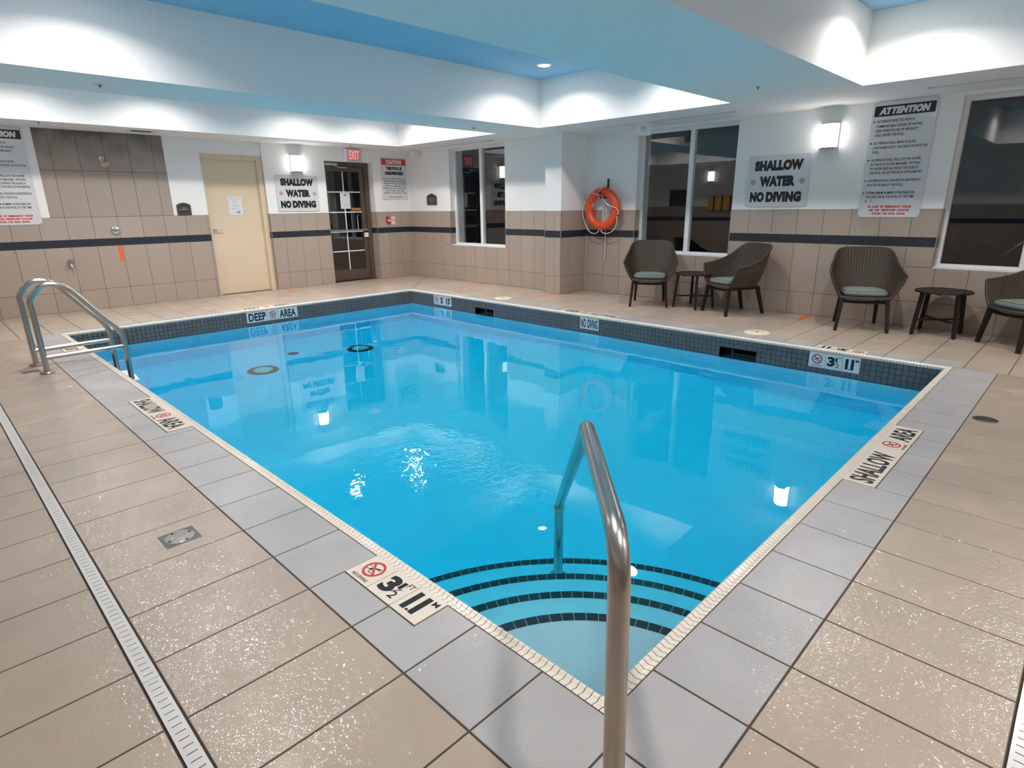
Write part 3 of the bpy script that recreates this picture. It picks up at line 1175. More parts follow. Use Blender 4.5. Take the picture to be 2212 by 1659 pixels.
def wall_tiles(parent, T, us, zs, opens, m=WTILE, stuff=False, name='wall_tile'):
    """tiles on a wall: T(u, z, d) -> point, d = distance proud of the grout face"""
    big = MB()
    for a, b in zip(us[:-1], us[1:]):
        for c, d in zip(zs[:-1], zs[1:]):
            rects = [(a, c, b, d)]
            for o in opens:
                nr = []
                for r in rects:
                    ix0, iz0, ix1, iz1 = max(r[0], o[0]), max(r[1], o[1]), min(r[2], o[2]), min(r[3], o[3])
                    if ix0 >= ix1 - 1e-4 or iz0 >= iz1 - 1e-4:
                        nr.append(r)
                        continue
                    if iz0 > r[1] + 1e-4:
                        nr.append((r[0], r[1], r[2], iz0))
                    if iz1 < r[3] - 1e-4:
                        nr.append((r[0], iz1, r[2], r[3]))
                    if ix0 > r[0] + 1e-4:
                        nr.append((r[0], iz0, ix0, iz1))
                    if ix1 < r[2] - 1e-4:
                        nr.append((ix1, iz0, r[2], iz1))
                rects = nr
            for r in rects:
                g = 0.0021
                if r[2] - r[0] < 0.012 or r[3] - r[1] < 0.012:
                    continue
                q = [(r[0] + g, r[1] + g), (r[2] - g, r[1] + g), (r[2] - g, r[3] - g), (r[0] + g, r[3] - g)]
                c_ = 0.0012
                q2 = [(r[0] + g + c_, r[1] + g + c_), (r[2] - g - c_, r[1] + g + c_), (r[2] - g - c_, r[3] - g - c_), (r[0] + g + c_, r[3] - g - c_)]
                h = 0.0 if not stuff else 0.0
                vs = [T(u, z, -0.004) for u, z in q] + [T(u, z, -c_) for u, z in q] + [T(u, z, 0.0) for u, z in q2]
                fs = [(8, 9, 10, 11)]
                for k in (0, 4):
                    fs += [(k + i, k + (i + 1) % 4, k + 4 + (i + 1) % 4, k + 4 + i) for i in range(4)]
                n_ = (Vector(vs[9]) - Vector(vs[8])).cross(Vector(vs[11]) - Vector(vs[8]))
                out = Vector(T(0, 0, 1.0)) - Vector(T(0, 0, 0.0))
                if n_.dot(out) < 0:
                    fs = [f[::-1] for f in fs]
                if stuff:
                    big.add(vs, fs)
                else:
                    MB().add(vs, fs).build(name, m, parent)
    if stuff and big.v:
        tag(big.build(name, m, parent), kind='stuff')


def backing(parent, T, a, b, z0, z1, m=GROUT, d=-0.0035, name='grout_bed'):
    vs = [T(a, z0, d), T(b, z0, d), T(b, z1, d), T(a, z1, d)]
    vs += [T(a, z0, -0.006), T(b, z0, -0.006), T(b, z1, -0.006), T(a, z1, -0.006)]
    fs = [(0, 1, 2, 3), (4, 7, 6, 5), (0, 4, 5, 1), (1, 5, 6, 2), (2, 6, 7, 3), (3, 7, 4, 0)]
    MB().add(vs, fs).build(name, m, parent)


def band(parent, T, a, b):
    """navy brick strip: five courses of 50 mm glass bricks in running bond"""
    backing(parent, T, a, b, B0, B1, BANDG, -0.003, 'band_grout')
    mb = MB()
    hc = (B1 - B0) / 5
    for j in range(5):
        u = a - (0.0255 if j % 2 else 0.0)
        while u < b:
            p, q = max(u + 0.001, a), min(u + 0.050, b)
            if q - p > 0.004:
                z0_, z1_ = B0 + j * hc + 0.001, B0 + (j + 1) * hc - 0.001
                vs = [T(p, z0_, -0.003), T(q, z0_, -0.003), T(q, z1_, -0.003), T(p, z1_, -0.003), T(p, z0_, 0.0005), T(q, z0_, 0.0005), T(q, z1_, 0.0005), T(p, z1_, 0.0005)]
                mb.add(vs, [(4, 5, 6, 7), (0, 1, 5, 4), (1, 2, 6, 5), (2, 3, 7, 6), (3, 0, 4, 7)])
            u += 0.051
    tag(mb.build('band_brick', BAND, parent), kind='stuff')


ROWS = [0.0, LJ, B0, None, B1, TT]


def wainscot(parent, T, us, opens=(), stuff=False, bands=None):
    wall_tiles(parent, T, us, [0.0, LJ, B0], opens, stuff=stuff)
    wall_tiles(parent, T, us, [B1, TT], opens, stuff=stuff)
    for a, b in (bands or [(us[0], us[-1])]):
        backing(parent, T, a, b, 0.0, B0)
        backing(parent, T, a, b, B1, TT)
        band(parent, T, a, b)


def grid(a, b, start, pitch):
    k = math.ceil((a - start) / pitch - 1e-6)
    out = [a]
    while start + k * pitch < b - 0.02:
        u = start + k * pitch
        if u > a + 0.02:
            out.append(u)
        k += 1
    out.append(b)
    return out


TB = lambda u, z, d: (u, YB - d, z)
wainscot(wall_back, TB, grid(XL, N1[0], 0.285, 0.3155))
wainscot(wall_back, TB, [N1[1], 3.781, 4.096, 4.411, N2[0]])
wainscot(wall_back, TB, [N2[1], 5.745, 5.985, 6.295, 6.605, X1])
# tiled shower panel up to the ceiling
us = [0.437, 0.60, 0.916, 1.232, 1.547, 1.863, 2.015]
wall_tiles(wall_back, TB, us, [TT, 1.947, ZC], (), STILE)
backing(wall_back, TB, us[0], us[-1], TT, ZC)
TW1 = lambda u, z, d: (X1 - d, u, z)
op1 = [(W1[0], WZ0, W1[1], 9)]
us = grid(5.84, YB, 6.272, 0.3055)
wall_tiles(wall_right, TW1, us, [0.0, LJ, B0], op1)
wall_tiles(wall_right, TW1, us, [B1, TT], op1)
backing(wall_right, TW1, 5.84, YB, 0.0, WZ0)
for a, b in ((5.84, W1[0]), (W1[1], YB)):
    backing(wall_right, TW1, a, b, WZ0, B0)
    backing(wall_right, TW1, a, b, B1, TT)
    band(wall_right, TW1, a, b)
TCF = lambda u, z, d: (XC - d, u, z)
wainscot(wall_right, TCF, [YE, 5.628, 5.84])
TCS = lambda u, z, d: (u, YE - d, z)
wainscot(wall_right, TCS, [XC, 6.57, 6.88, X2])
TW2 = lambda u, z, d: (X2 - d, u, z)
op2 = [(W2[0], WZ0, W2[1], 9), (W3[0], WZ0, W3[1], 9)]
us = grid(YF, 2.96, 2.125, 0.3115) + grid(W2[1], YE, 5.44, 0.3155)[0:]
us = sorted(set([round(u, 4) for u in grid(YF, W2[0], 2.125, 0.3115) + grid(W2[0], W2[1], 2.125 + 0.11, 0.3115) + grid(W2[1], YE, 5.44, 0.3155)]))
wall_tiles(wall_right, TW2, us, [0.0, LJ, B0], op2)
wall_tiles(wall_right, TW2, us, [B1, TT], op2)
backing(wall_right, TW2, YF, YE, 0.0, WZ0)
for a, b in ((YF, W3[0]), (W3[1], W2[0]), (W2[1], YE)):
    backing(wall_right, TW2, a, b, WZ0, B0)
    backing(wall_right, TW2, a, b, B1, TT)
    band(wall_right, TW2, a, b)
# tiled reveals of the windows and door niches that face the camera
for xf, yy in ((X1, W1[1]), (X2, W2[1]), (X2, W3[1])):
    T = lambda u, z, d, yy=yy: (u, yy - 0.0065 - d, z)
    wall_tiles(wall_right, T, [xf + 0.001, xf + 0.115], [WZ0, B0], ())
    wall_tiles(wall_right, T, [xf + 0.001, xf + 0.115], [B1, TT], ())
    backing(wall_right, T, xf + 0.001, xf + 0.115, WZ0, TT, GROUT)
    band(wall_right, T, xf + 0.001, xf + 0.115)
for xx, dd in ((N1[1], D1), (N2[1], D2 - 0.02)):
    T = lambda u, z, d, xx=xx: (xx - 0.0065 - d, u, z)
    wall_tiles(wall_back, T, [YB + 0.001, YB + dd], [0.0, LJ, B0], ())
    wall_tiles(wall_back, T, [YB + 0.001, YB + dd], [B1, TT], ())
    backing(wall_back, T, YB + 0.001, YB + dd, 0, TT, GROUT)
    band(wall_back, T, YB + 0.001, YB + dd)
TL = lambda u, z, d: (XL + d, u, z)
wainscot(wall_left, TL, grid(YF, YB, 0.1, 0.3115), stuff=True)
TF = lambda u, z, d: (u, YF + d, z)
wainscot(wall_front, TF, grid(XL, X2, 0.1, 0.3115), stuff=True)

# metal edge trims on the tile corners and along the tile top
tn = 0


def trim(a, b, m=ALU):
    global tn
    tn += 1
    tag(MB().box(a, b).build('trim_%d' % tn, m), 'thin metal tile edge trim', None, None, 'structure')


for x in (N1[0], N2[0]):
    trim((x - 0.008, YB - 0.002, 0), (x + 0.001, YB + 0.02, TT))
for x in (N1[1], N2[1]):
    trim((x - 0.001, YB - 0.002, 0), (x + 0.008, YB + 0.02, TT))
trim((XC - 0.002, YE - 0.002, 0), (XC + 0.01, YE + 0.01, TT))
trim((XC - 0.002, 5.832, 0), (XC + 0.01, 5.842, TT))
trim((X1 - 0.002, W1[1] - 0.001, WZ0), (X1 + 0.006, W1[1] + 0.008, TT))
trim((X2 - 0.002, W2[1] - 0.001, WZ0), (X2 + 0.006, W2[1] + 0.008, TT))
trim((X2 - 0.002, W3[1] - 0.001, WZ0), (X2 + 0.006, W3[1] + 0.010, TT))
trim((X2 - 0.002, W2[0] - 0.008, WZ0), (X2 + 0.006, W2[0] + 0.001, TT))
trim((X1 - 0.002, W1[0] - 0.008, WZ0), (X1 + 0.006, W1[0] + 0.001, TT))

# ------------------------------------------------------------------ ceiling
mb = MB()
top = ZT + 0.02
ymin, ymax = YF - 0.3, YB + TH
mb.box((XL - 0.3, ymin, ZC), (XCL, ymax, top))
mb.box((XR, ymin, ZC), (X2 + TH, ymax, top))
cur = ymin
for a, b in COFFERS:
    mb.box((XCL, cur, ZC), (XR, a, top))
    cur = b
mb.box((XCL, cur, ZC), (XR, ymax, top))
ceiling = tag(mb.build('ceiling', SOFFIT), 'white dropped ceiling with deep rectangular coffers', None, None, 'structure')
for a, b in COFFERS:
    MB().box((XCL - 0.05, a - 0.05, ZT), (XR + 0.05, b + 0.05, ZT + 0.06)).build('coffer_panel', BLUE, ceiling)

# pot lights
pot0 = None
POTS = [(5.10, 4.78), (5.10, 3.12), (0.20, 4.78), (0.20, 3.12),
        (5.10, 8.16), (3.80, 8.20), (1.70, 8.20), (0.20, 8.16), (5.10, 7.05), (0.20, 7.05), (2.70, 7.05),
        (5.10, 0.75), (5.10, -1.0), (0.20, 0.75), (0.20, -1.0),
        (1.6, -2.25), (4.6, -2.25), (2.70, 3.12)]  # soffit pair added to raise ambient light; last one unseen, assumed in its coffer
PL = {0: 'round recessed ceiling light shining in the blue coffer'}
for i, (x, y) in enumerate(POTS):
    if pot0 is None:
        pot0 = empty('recessed_light', (x, y, ZT), 0, None, 'ceiling light', 'recessed lights in the ceiling coffers')
        MB().lathe([(0.074, 0.0), (0.074, -0.012), (0.084, -0.014), (0.100, -0.008), (0.104, 0.0)], 32).build('trim_ring', WHITE, pot0, 40)
        MB().lathe([(0.0, -0.011), (0.0739, -0.011)], 28).build('lens', POTE, pot0)
        al = bpy.data.lights.new('pot_beam', 'AREA')
        al.shape = 'DISK'
        al.size = 0.148
        al.energy = POT_W
        al.color = (1.0, 0.955, 0.90)
        al.spread = radians(POT_SPREAD)
        lo = bpy.data.objects.new('pot_beam', al)
        C.objects.link(lo)
        lo.parent = pot0
        lo.location = (0, 0, -0.0125)
        o = pot0
    else:
        o = copy_tree(pot0)
        o.location = (x, y, ZC if i in (15, 16) else ZT)
    o['label'] = PL.get(i, 'round recessed ceiling light hidden up in a ceiling coffer' if i not in (15, 16) else 'added unseen fill light in the low soffit behind the camera')

# sprinklers
sp0 = None
for i, (x, y, lb) in enumerate([(0.428, 5.906, 'small sprinkler head on the left end of the long ceiling beam'), (5.006, 1.939, 'small sprinkler head on the wide ceiling beam at right'),
                                (4.98, 6.009, 'small sprinkler head on the beam over the far pool corner'), (0.423, 9.048, 'small sprinkler head in the soffit above the shower tiles'),
                                (4.937, 9.257, 'small sprinkler head in the soffit above the exit sign')]):
    if sp0 is None:
        sp0 = empty('sprinkler_head', (x, y, ZC), 0, lb, 'sprinkler', 'ceiling sprinklers')
        MB().lathe([(0.018, -0.003), (0.036, -0.010), (0.042, -0.004), (0.043, 0.0)], 24).build('escutcheon', WHITE, sp0, 40)
        MB().lathe([(0.0, -0.004), (0.016, -0.004), (0.016, -0.009), (0.006, -0.010), (0.006, -0.026), (0.0, -0.026)][::-1], 16).build('nozzle', BRONZE, sp0, 40)
        MB().lathe([(0.0, -0.030), (0.014, -0.029), (0.014, -0.026), (0.0, -0.026)], 16).build('deflector', STEEL, sp0, 40)
    else:
        o = copy_tree(sp0)
        o.location = (x, y, ZC)
        o['label'] = lb


# slot diffusers and the square grille
def slot(y0_, y1_, x, lb):
    e = empty('slot_diffuser', (x, (y0_ + y1_) / 2, ZC), 0, lb, 'air vent', 'linear slot diffusers above the windows')
    h = (y1_ - y0_) / 2
    mb = MB()
    mb.box((-0.028, -h - 0.02, -0.004), (-0.012, h + 0.02, 0))
    mb.box((0.012, -h - 0.02, -0.004), (0.028, h + 0.02, 0))
    for s in (-1, 1):
        mb.box((-0.028, s * h - 0.02 * (s < 0), -0.004), (0.028, s * h + 0.02 * (s > 0), 0))
    mb.build('frame', WHITE, e)
    MB().box((-0.012, -h, -0.002), (0.012, h, -0.0005)).build('slot', DARK, e)


slot(2.84, 4.79, 6.43, 'long dark slot diffuser in the soffit above the window beside the life ring')
slot(-0.9, 0.80, 6.40, 'long dark slot diffuser in the soffit above the right window')
slot(7.05, 8.97, 6.44 - 0.1, 'long dark slot diffuser in the soffit above the far window')
e = empty('ceiling_grille', (1.632, 9.32, ZC), 0, 'small square exhaust grille in the soffit above the shower tiles', 'air vent')
MB().box((-0.17, -0.10, -0.006), (0.17, 0.10, 0)).build('frame', WHITE, e)
mb = MB()
for k in range(7):
    yy = -0.06 + k * 0.02
    mb.box((-0.125, yy - 0.008, -0.009), (0.125, yy + 0.004, -0.006))
mb.build('louver', mat('dusty_louver', (0.10, 0.095, 0.085), 0.7), e)

# ------------------------------------------------------------------ windows
WD = 0.125


def window(n, xf, ya, yb, ym, label):
    wn = tag(bpy.data.objects.new('window_%d' % n, None), label, None, None, 'structure')
    C.objects.link(wn)
    f = 0.042
    xo, xi = xf + WD, xf + WD + 0.07
    mb = MB()
    mb.box((xo, ya, WZ0), (xi, ya + f, WZ1))
    mb.box((xo, yb - f, WZ0), (xi, yb, WZ1))
    mb.box((xo, ya + f, WZ0), (xi, yb - f, WZ0 + f))
    mb.box((xo, ya + f, WZ1 - f), (xi, yb - f, WZ1))
    mb.build('window_frame', WHITE, wn)
    MB().box((xo - 0.004, ym - 0.034, WZ0 + f), (xi, ym + 0.034, WZ1 - f)).build('mullion', WHITE, wn)
    for a, b in ((ya + f, ym - 0.034), (ym + 0.034, yb - f)):
        MB().add([(xo + 0.03, a, WZ0 + f), (xo + 0.03, b, WZ0 + f), (xo + 0.03, b, WZ1 - f), (xo + 0.03, a, WZ1 - f)], [(0, 3, 2, 1)]).build('pane', GLASS, wn)
    MB().box((xf + 0.002, ya, WZ0 - 0.002), (xo, yb, WZ0 + 0.012)).build('sill', WHITE, wn)
    return wn


window(1, X1, W1[0], W1[1], 7.715, 'far window of two tall panes near the room corner')
window(2, X2, W2[0], W2[1], 3.725, 'window of two tall panes behind the first pair of chairs')
window(3, X2, W3[0], W3[1], -0.168, 'window at the right edge behind the last chair')

# ------------------------------------------------------------------ doors
d1 = tag(bpy.data.objects.new('door_1', None), 'cream painted steel door in a cream frame', None, None, 'structure')
C.objects.link(d1)
yd = YB + D1
mb = MB()
mb.box((N1[0] - 0.012 + 0.013, yd - 0.01, 0), (2.568, yd + 0.10, 2.262))
mb.box((3.445, yd - 0.012, 0), (N1[1] - 0.006, yd + 0.10, 2.262))
mb.box((2.568, yd - 0.012, 2.192), (3.445, yd + 0.10, 2.262))
mb.box((2.568, yd + 0.01, 2.178), (3.445, yd + 0.05, 2.192))
mb.box((3.432, yd + 0.01, 0), (3.445, yd + 0.05, 2.192))
mb.build('door_frame', CREAM, d1)
MB().box((2.570, yd + 0.03, 0.008), (3.431, yd + 0.07, 2.178)).build('door_leaf', CREAM, d1)
hx, hz = 2.625, 1.072
mb = MB()
mb.lathe([(0.0, 0.0), (0.034, 0.0), (0.034, 0.006), (0.026, 0.014), (0.012, 0.016), (0.012, 0.05), (0.0, 0.05)], 24, (hx, yd + 0.03, hz), 0, 'y')
mb.tube([(hx, yd - 0.018, hz), (hx + 0.03, yd - 0.02, hz), (hx + 0.105, yd - 0.012, hz - 0.002)], [0.011, 0.010, 0.008], 10)
mb.build('lever_handle', CHROME, d1, 45)
MB().box((2.57, yd + 0.02, 0.0), (3.43, yd + 0.08, 0.006)).build('threshold', BRONZE, d1)

d2 = tag(bpy.data.objects.new('door_2', None), 'bronze framed glass exit door with white muntins', None, None, 'structure')
C.objects.link(d2)
yd = YB + D2
mb = MB()
mb.box((N2[0] + 0.008, yd - 0.04, 0), (4.756, yd + 0.09, 2.225))
mb.box((5.606, yd - 0.04, 0), (5.686, yd + 0.09, 2.225))
mb.box((4.756, yd - 0.04, 2.165), (5.606, yd + 0.09, 2.225))
mb.box((5.590, yd + 0.0, 0), (5.606, yd + 0.05, 2.165))
mb.build('door_frame', BRONZE, d2)
gl, gr, gb, gt = 4.799, 5.512, 0.212, 2.070
mb = MB()
mb.box((4.759, yd, 0.01), (gl, yd + 0.045, 2.16))
mb.box((gr, yd, 0.01), (5.589, yd + 0.045, 2.16))
mb.box((gl, yd, 0.01), (gr, yd + 0.045, gb))
mb.box((gl, yd, gt), (gr, yd + 0.045, 2.16))
mb.build('door_leaf', BRONZE, d2)
MB().add([(gl, yd + 0.022, gb), (gr, yd + 0.022, gb), (gr, yd + 0.022, gt), (gl, yd + 0.022, gt)], [(0, 1, 2, 3)]).build('pane', GLASS, d2)
MB().box((5.142, yd + 0.008, gb), (5.162, yd + 0.021, gt)).build('muntin', WHITE, d2)
for z in (1.694, 1.320, 0.947, 0.576):
    MB().box((gl, yd + 0.007, z - 0.010), (gr, yd + 0.0205, z + 0.010)).build('muntin', WHITE, d2)
MB().box((4.769, yd - 0.065, 0.968), (5.584, yd - 0.035, 0.992)).box((5.549, yd - 0.04, 0.965), (5.584, yd, 0.995)).box((4.769, yd - 0.04, 0.965), (4.794, yd, 0.995)).build('push_bar', ALU, d2)
MB().box((5.526, yd - 0.03, 0.832), (5.624, yd - 0.001, 0.918)).build('lock_box', WHITE, d2)
mb = MB()
mb.box((4.774, yd - 0.05, 2.168), (5.034, yd - 0.005, 2.215))
mb.bar((4.964, yd - 0.045, 2.17), (5.054, yd - 0.07, 2.135), (0.010, 0.006))
mb.bar((5.044, yd - 0.07, 2.135), (5.254, yd - 0.012, 2.14), (0.010, 0.012))
mb.build('door_closer', ALU, d2)
MB().tube([(5.469, yd + 0.06, 1.27), (5.469, yd + 0.11, 1.25), (5.469, yd + 0.11, 0.98), (5.469, yd + 0.06, 0.96)], 0.010, 10).build('pull_handle', WHITE, d2, 45)
mb = MB()
plate(mb, [(5.306, 1.347), (5.504, 1.347), (5.504, 1.399), (5.306, 1.399)], yd + 0.0215, yd + 0.0205)
mb.build('orange_sticker', mat('orange_sticker', (0.42, 0.17, 0.03), 0.5), d2)

# ------------------------------------------------------------------ signs
def on_wall(name, x, y, z, rz, label, cat, group=None):
    return empty(name, (x, y, z), rz, label, cat, group)


def screws(e, pts, y):
    mb = MB()
    for x, z in pts:
        mb.lathe([(0.0, 0.004), (0.006, 0.003), (0.007, 0.0)][::-1], 10, (x, y, z), 0, 'y')
    mb.build('screws', ALU, e, 40)


def ring_poly(mb, cx, cz, ro, ri, n=40, y=0.0, mi=0):
    vs = []
    for k in range(n):
        a = 2 * pi * k / n
        vs.append((cx + ro * cos(a), y, cz + ro * sin(a)))
    for k in range(n):
        a = 2 * pi * k / n
        vs.append((cx + ri * cos(a), y, cz + ri * sin(a)))
    mb.add(vs, [(k, (k + 1) % n, n + (k + 1) % n, n + k) for k in range(n)], mi)


def stroke(mb, pts, wd, y=0.0, mi=0):
    for (ax, az), (bx, bz) in zip(pts[:-1], pts[1:]):
        l = hypot(bx - ax, bz - az) or 1e-9
        nx, nz = -(bz - az) / l * wd / 2, (bx - ax) / l * wd / 2
        mb.add([(ax - nx, y, az - nz), (bx - nx, y, bz - nz), (bx + nx, y, bz + nz), (ax + nx, y, az + nz)], [(0, 1, 2, 3)], mi)


def no_diving(parent, cx, cz, R, y):
    mb = MB()
    s = R / 0.05
    # a pool edge, the water line and a crouched diver going in, all in black
    stroke(mb, [(cx - 0.036 * s, cz - 0.012 * s), (cx - 0.012 * s, cz - 0.010 * s), (cx - 0.010 * s, cz - 0.024 * s), (cx + 0.012 * s, cz - 0.024 * s)], 0.0028 * s, y)
    stroke(mb, [(cx - 0.034 * s + k * 0.0075 * s, cz + (0.006 + 0.002 * (k % 2)) * s) for k in range(10)], 0.002 * s, y)
    stroke(mb, [(cx - 0.020 * s, cz - 0.010 * s), (cx - 0.012 * s, cz - 0.002 * s), (cx - 0.004 * s, cz - 0.012 * s)], 0.0055 * s, y)
    stroke(mb, [(cx - 0.014 * s, cz - 0.002 * s), (cx + 0.004 * s, cz + 0.009 * s), (cx + 0.030 * s, cz + 0.017 * s)], 0.006 * s, y)
    mb.build('diver_symbol', INK, parent)
    mb = MB()
    ring_poly(mb, cx, cz, R, R * 0.78, 40, y - 0.0002)
    a = R * 0.8 * s2
    stroke(mb, [(cx - a, cz + a), (cx + a, cz - a)], R * 0.20, y - 0.0002)
    mb.build('prohibition_ring', REDP, parent)


def shallow_sign(x, y, z, rz, wd, ht, label):
    e = on_wall('shallow_water_sign', x, y, z, rz, label, 'sign', 'shallow water no diving signs')
    mb = MB()
    plate(mb, round_rect(-wd / 2, 0, wd / 2, ht, 0.03), 0.0, -0.006)
    mb.build('sign_panel', SIGNW, e)
    k = wd / 0.79
    mb = MB()
    put_text(mb, 'SHALLOW', 0.0, ht * 0.70, ht * 0.205, 0.62 * k, bold=0.085)
    put_text(mb, 'WATER', 0.0, ht * 0.395, ht * 0.205, 0.46 * k, bold=0.085)
    put_text(mb, 'NO', -0.245 * k, ht * 0.09, ht * 0.205, 0.19 * k, bold=0.085)
    put_text(mb, 'DIVING', 0.10 * k, ht * 0.09, ht * 0.205, 0.45 * k, bold=0.085)
    o = mb.build('lettering', INK, e)
    o.location = (0, -0.0068, 0)
    for s in (-1, 1):
        no_diving(e, s * 0.315 * k, ht * 0.49, 0.032 * k, -0.0068)
    screws(e, [(-wd / 2 + 0.02, 0.02), (wd / 2 - 0.02, 0.02), (-wd / 2 + 0.02, ht - 0.02), (wd / 2 - 0.02, ht - 0.02)], -0.006)


shallow_sign(4.108, YB, 1.353, BACKW, 0.79, 0.617, 'white shallow water no diving sign between the cream and glass doors')
shallow_sign(X2, 2.43, 1.353, RIGHTW, 0.775, 0.630, 'white shallow water no diving sign beside the lit sconce above the chairs')

ATT = [(0.166, 'NO PERSON INFECTED WITH A', 1), (0.207, 'COMMUNICABLE DISEASE OR HAVING', 0), (0.245, 'OPEN SORES ON HIS OR HER BODY', 0), (0.282, 'SHALL ENTER THE POOL.', 0),
       (0.350, 'NO PERSON SHALL BRING A GLASS', 1), (0.389, 'CONTAINER ONTO THE DECK OR INTO THE', 0), (0.427, 'POOL.', 0),
       (0.495, 'NO PERSON SHALL POLLUTE THE WATER', 1), (0.533, 'IN THE POOL IN ANY MANNER.  SPITTING', 0), (0.570, 'OF WATER AND BLOWING THE NOSE IN', 0), (0.606, 'THE POOL OR ON THE DECK IS PROHIBITED.', 0),
       (0.674, 'NO PERSON SHALL ENGAGE IN BOISTEROUS', 1), (0.713, 'PLAY IN OR ABOUT THE POOL.', 0),
       (0.782, 'THE MAXIMUM NUMBER OF BATHERS ON', 1), (0.818, 'THE DECK OR IN THE POOL AT THE TIME', 0), (0.855, 'IS', 0)]


def attention_sign(x, y, z, rz, label):
    wd, ht = 0.622, 1.245
    e = on_wall('attention_sign', x, y, z, rz, label, 'sign', 'attention pool rules signs')
    mb = MB()
    plate(mb, round_rect(-wd / 2, 0, wd / 2, ht, 0.035), 0.0, -0.006)
    mb.build('sign_panel', SIGNW, e)
    mb = MB()
    plate(mb, round_rect(-wd / 2 + 0.02, ht * 0.876, wd / 2 - 0.02, ht * 0.965, 0.008), -0.006, -0.0066)
    mb.build('header_band', INK, e)
    mb = MB()
    put_text(mb, 'ATTENTION', 0.0, ht * 0.889, ht * 0.062, 0.49, shear=0.22, bold=0.085)
    mb.build('header_lettering', SIGNW, e).location = (0, -0.0072, 0)
    mb = MB()
    h = 0.0285
    for fr, s, bul in ATT:
        zc = ht * (1 - fr) - h / 2
        lx = -0.255
        put_text(mb, s, lx, zc, h, None, 'l', 0.20, 0.022, 0.66)
        if bul:
            mb.lathe([(0.0, 0.0), (0.0085, 0.0)], 14, (lx - 0.026, 0, zc + h / 2), 0, 'y')
    zc = ht * (1 - 0.855) - h / 2
    put_text(mb, '5', -0.20, zc + 0.006, h * 1.05, 0.016, 'l', 0.2)
    stroke(mb, [(-0.222, zc), (-0.148, zc)], 0.002)
    put_text(mb, '.', -0.140, zc, 0.004, 0.004, 'l')
    mb.build('rules_lettering', INK, e).location = (0, -0.0068, 0)
    mb = MB()
    for fr, s, wd_ in ((0.906, 'IN  CASE  OF  EMERGENCY  PLEASE', 0.44), (0.937, 'USE  THE  TELEPHONE  LOCATED', 0.41), (0.968, 'WITHIN  THE  POOL  ROOM.', 0.34)):
        put_text(mb, s, 0.005, ht * (1 - fr) - 0.012, 0.025, wd_, 'c', 0.2, 0.07)
    mb.build('emergency_lettering', REDP, e).location = (0, -0.0068, 0)
    screws(e, [(-wd / 2 + 0.02, 0.02), (wd / 2 - 0.02, 0.02), (-wd / 2 + 0.02, ht - 0.02), (wd / 2 - 0.02, ht - 0.02)], -0.006)


attention_sign(X2, 1.127, 1.226, RIGHTW, 'tall white attention pool rules sign right of the bright sconce')
attention_sign(0.026, YB, 1.230, BACKW, 'tall white attention pool rules sign cut off at the left edge')
attention_sign(XL, 6.72, 1.226, LEFTW, 'tall white attention sign on the wall opposite the windows')

# caution sign
e = on_wall('caution_sign', 6.198, YB, 1.556, BACKW, 'white caution pool unsupervised sign with a red header', 'sign')
wd, ht = 0.615, 0.79
mb = MB()
plate(mb, round_rect(-wd / 2, 0, wd / 2, ht, 0.025), 0.0, -0.006)
mb.build('sign_panel', SIGNW, e)
mb = MB()
plate(mb, [(-wd / 2 + 0.02, ht * 0.825), (wd / 2 - 0.02, ht * 0.825), (wd / 2 - 0.02, ht * 0.972), (-wd / 2 + 0.02, ht * 0.972)], -0.006, -0.0066)
mb.build('header_band', REDP, e)
mb = MB()
put_text(mb, 'CAUTION', 0.0, ht * 0.846, ht * 0.105, 0.37, bold=0.085)
mb.build('header_lettering', SIGNW, e).location = (0, -0.0072, 0)
mb = MB()
put_text(mb, 'THIS POOL IS', 0.0, ht * 0.705, ht * 0.083, 0.37, bold=0.085)
put_text(mb, 'UNSUPERVISED', 0.0, ht * 0.590, ht * 0.083, 0.44, bold=0.085)
for k, s in enumerate(['BATHERS UNDER TWELVE (12)', 'YEARS OF AGE NOT ALLOWED', 'WITHIN THE POOL ENCLOSURE', 'UNLESS ACCOMPANIED BY A', 'PARENT OR HIS OR HER AGENT', 'WHO IS NOT LESS THAN', 'SIXTEEN (16) YEARS OF AGE.']):
    put_text(mb, s, 0.0, ht * (0.478 - 0.0575 * k), ht * 0.037, min(0.56, 0.0215 * len(s)), bold=0.02)
put_text(mb, 'THANK YOU FOR YOUR COOPERATION', 0.01, ht * 0.045, ht * 0.022, 0.33, bold=0.04)
mb.build('lettering', INK, e).location = (0, -0.0068, 0)
screws(e, [(-wd / 2 + 0.02, 0.02), (wd / 2 - 0.02, 0.02), (-wd / 2 + 0.02, ht - 0.02), (wd / 2 - 0.02, ht - 0.02)], -0.006)


# arched plaques
def plaque(x, y, z, rz, wd, ht, arch, lines, label):
    e = on_wall('arched_plaque', x, y, z, rz, label, 'plaque', 'dark arched room plaques')
    def shape(i):
        pts = [(-wd / 2 + i, i), (wd / 2 - i, i), (wd / 2 - i, ht - arch - i * 0.4)]
        n = 12
        for k in range(1, n):
            t = k / n
            pts.append((wd / 2 - i - (wd - 2 * i) * t, ht - arch - i * 0.4 + arch * sin(pi * t) * 0.98))
        pts.append((-wd / 2 + i, ht - arch - i * 0.4))
        return pts
    mb = MB()
    plate(mb, shape(0), 0.0, -0.012)
    mb.build('panel', PLAQ, e)
    mb = MB()
    q = shape(0.017)
    stroke(mb, q + [q[0]], 0.003)
    mb.build('border_line', mat('plaque_border', (0.22, 0.20, 0.19), 0.5), e).location = (0, -0.0128, 0)
    mb = MB()
    for s, zz, h, wd_ in lines:
        put_text(mb, s, 0.0, zz, h, wd_)
    mb.build('lettering', PLAQT, e).location = (0, -0.0130, 0)


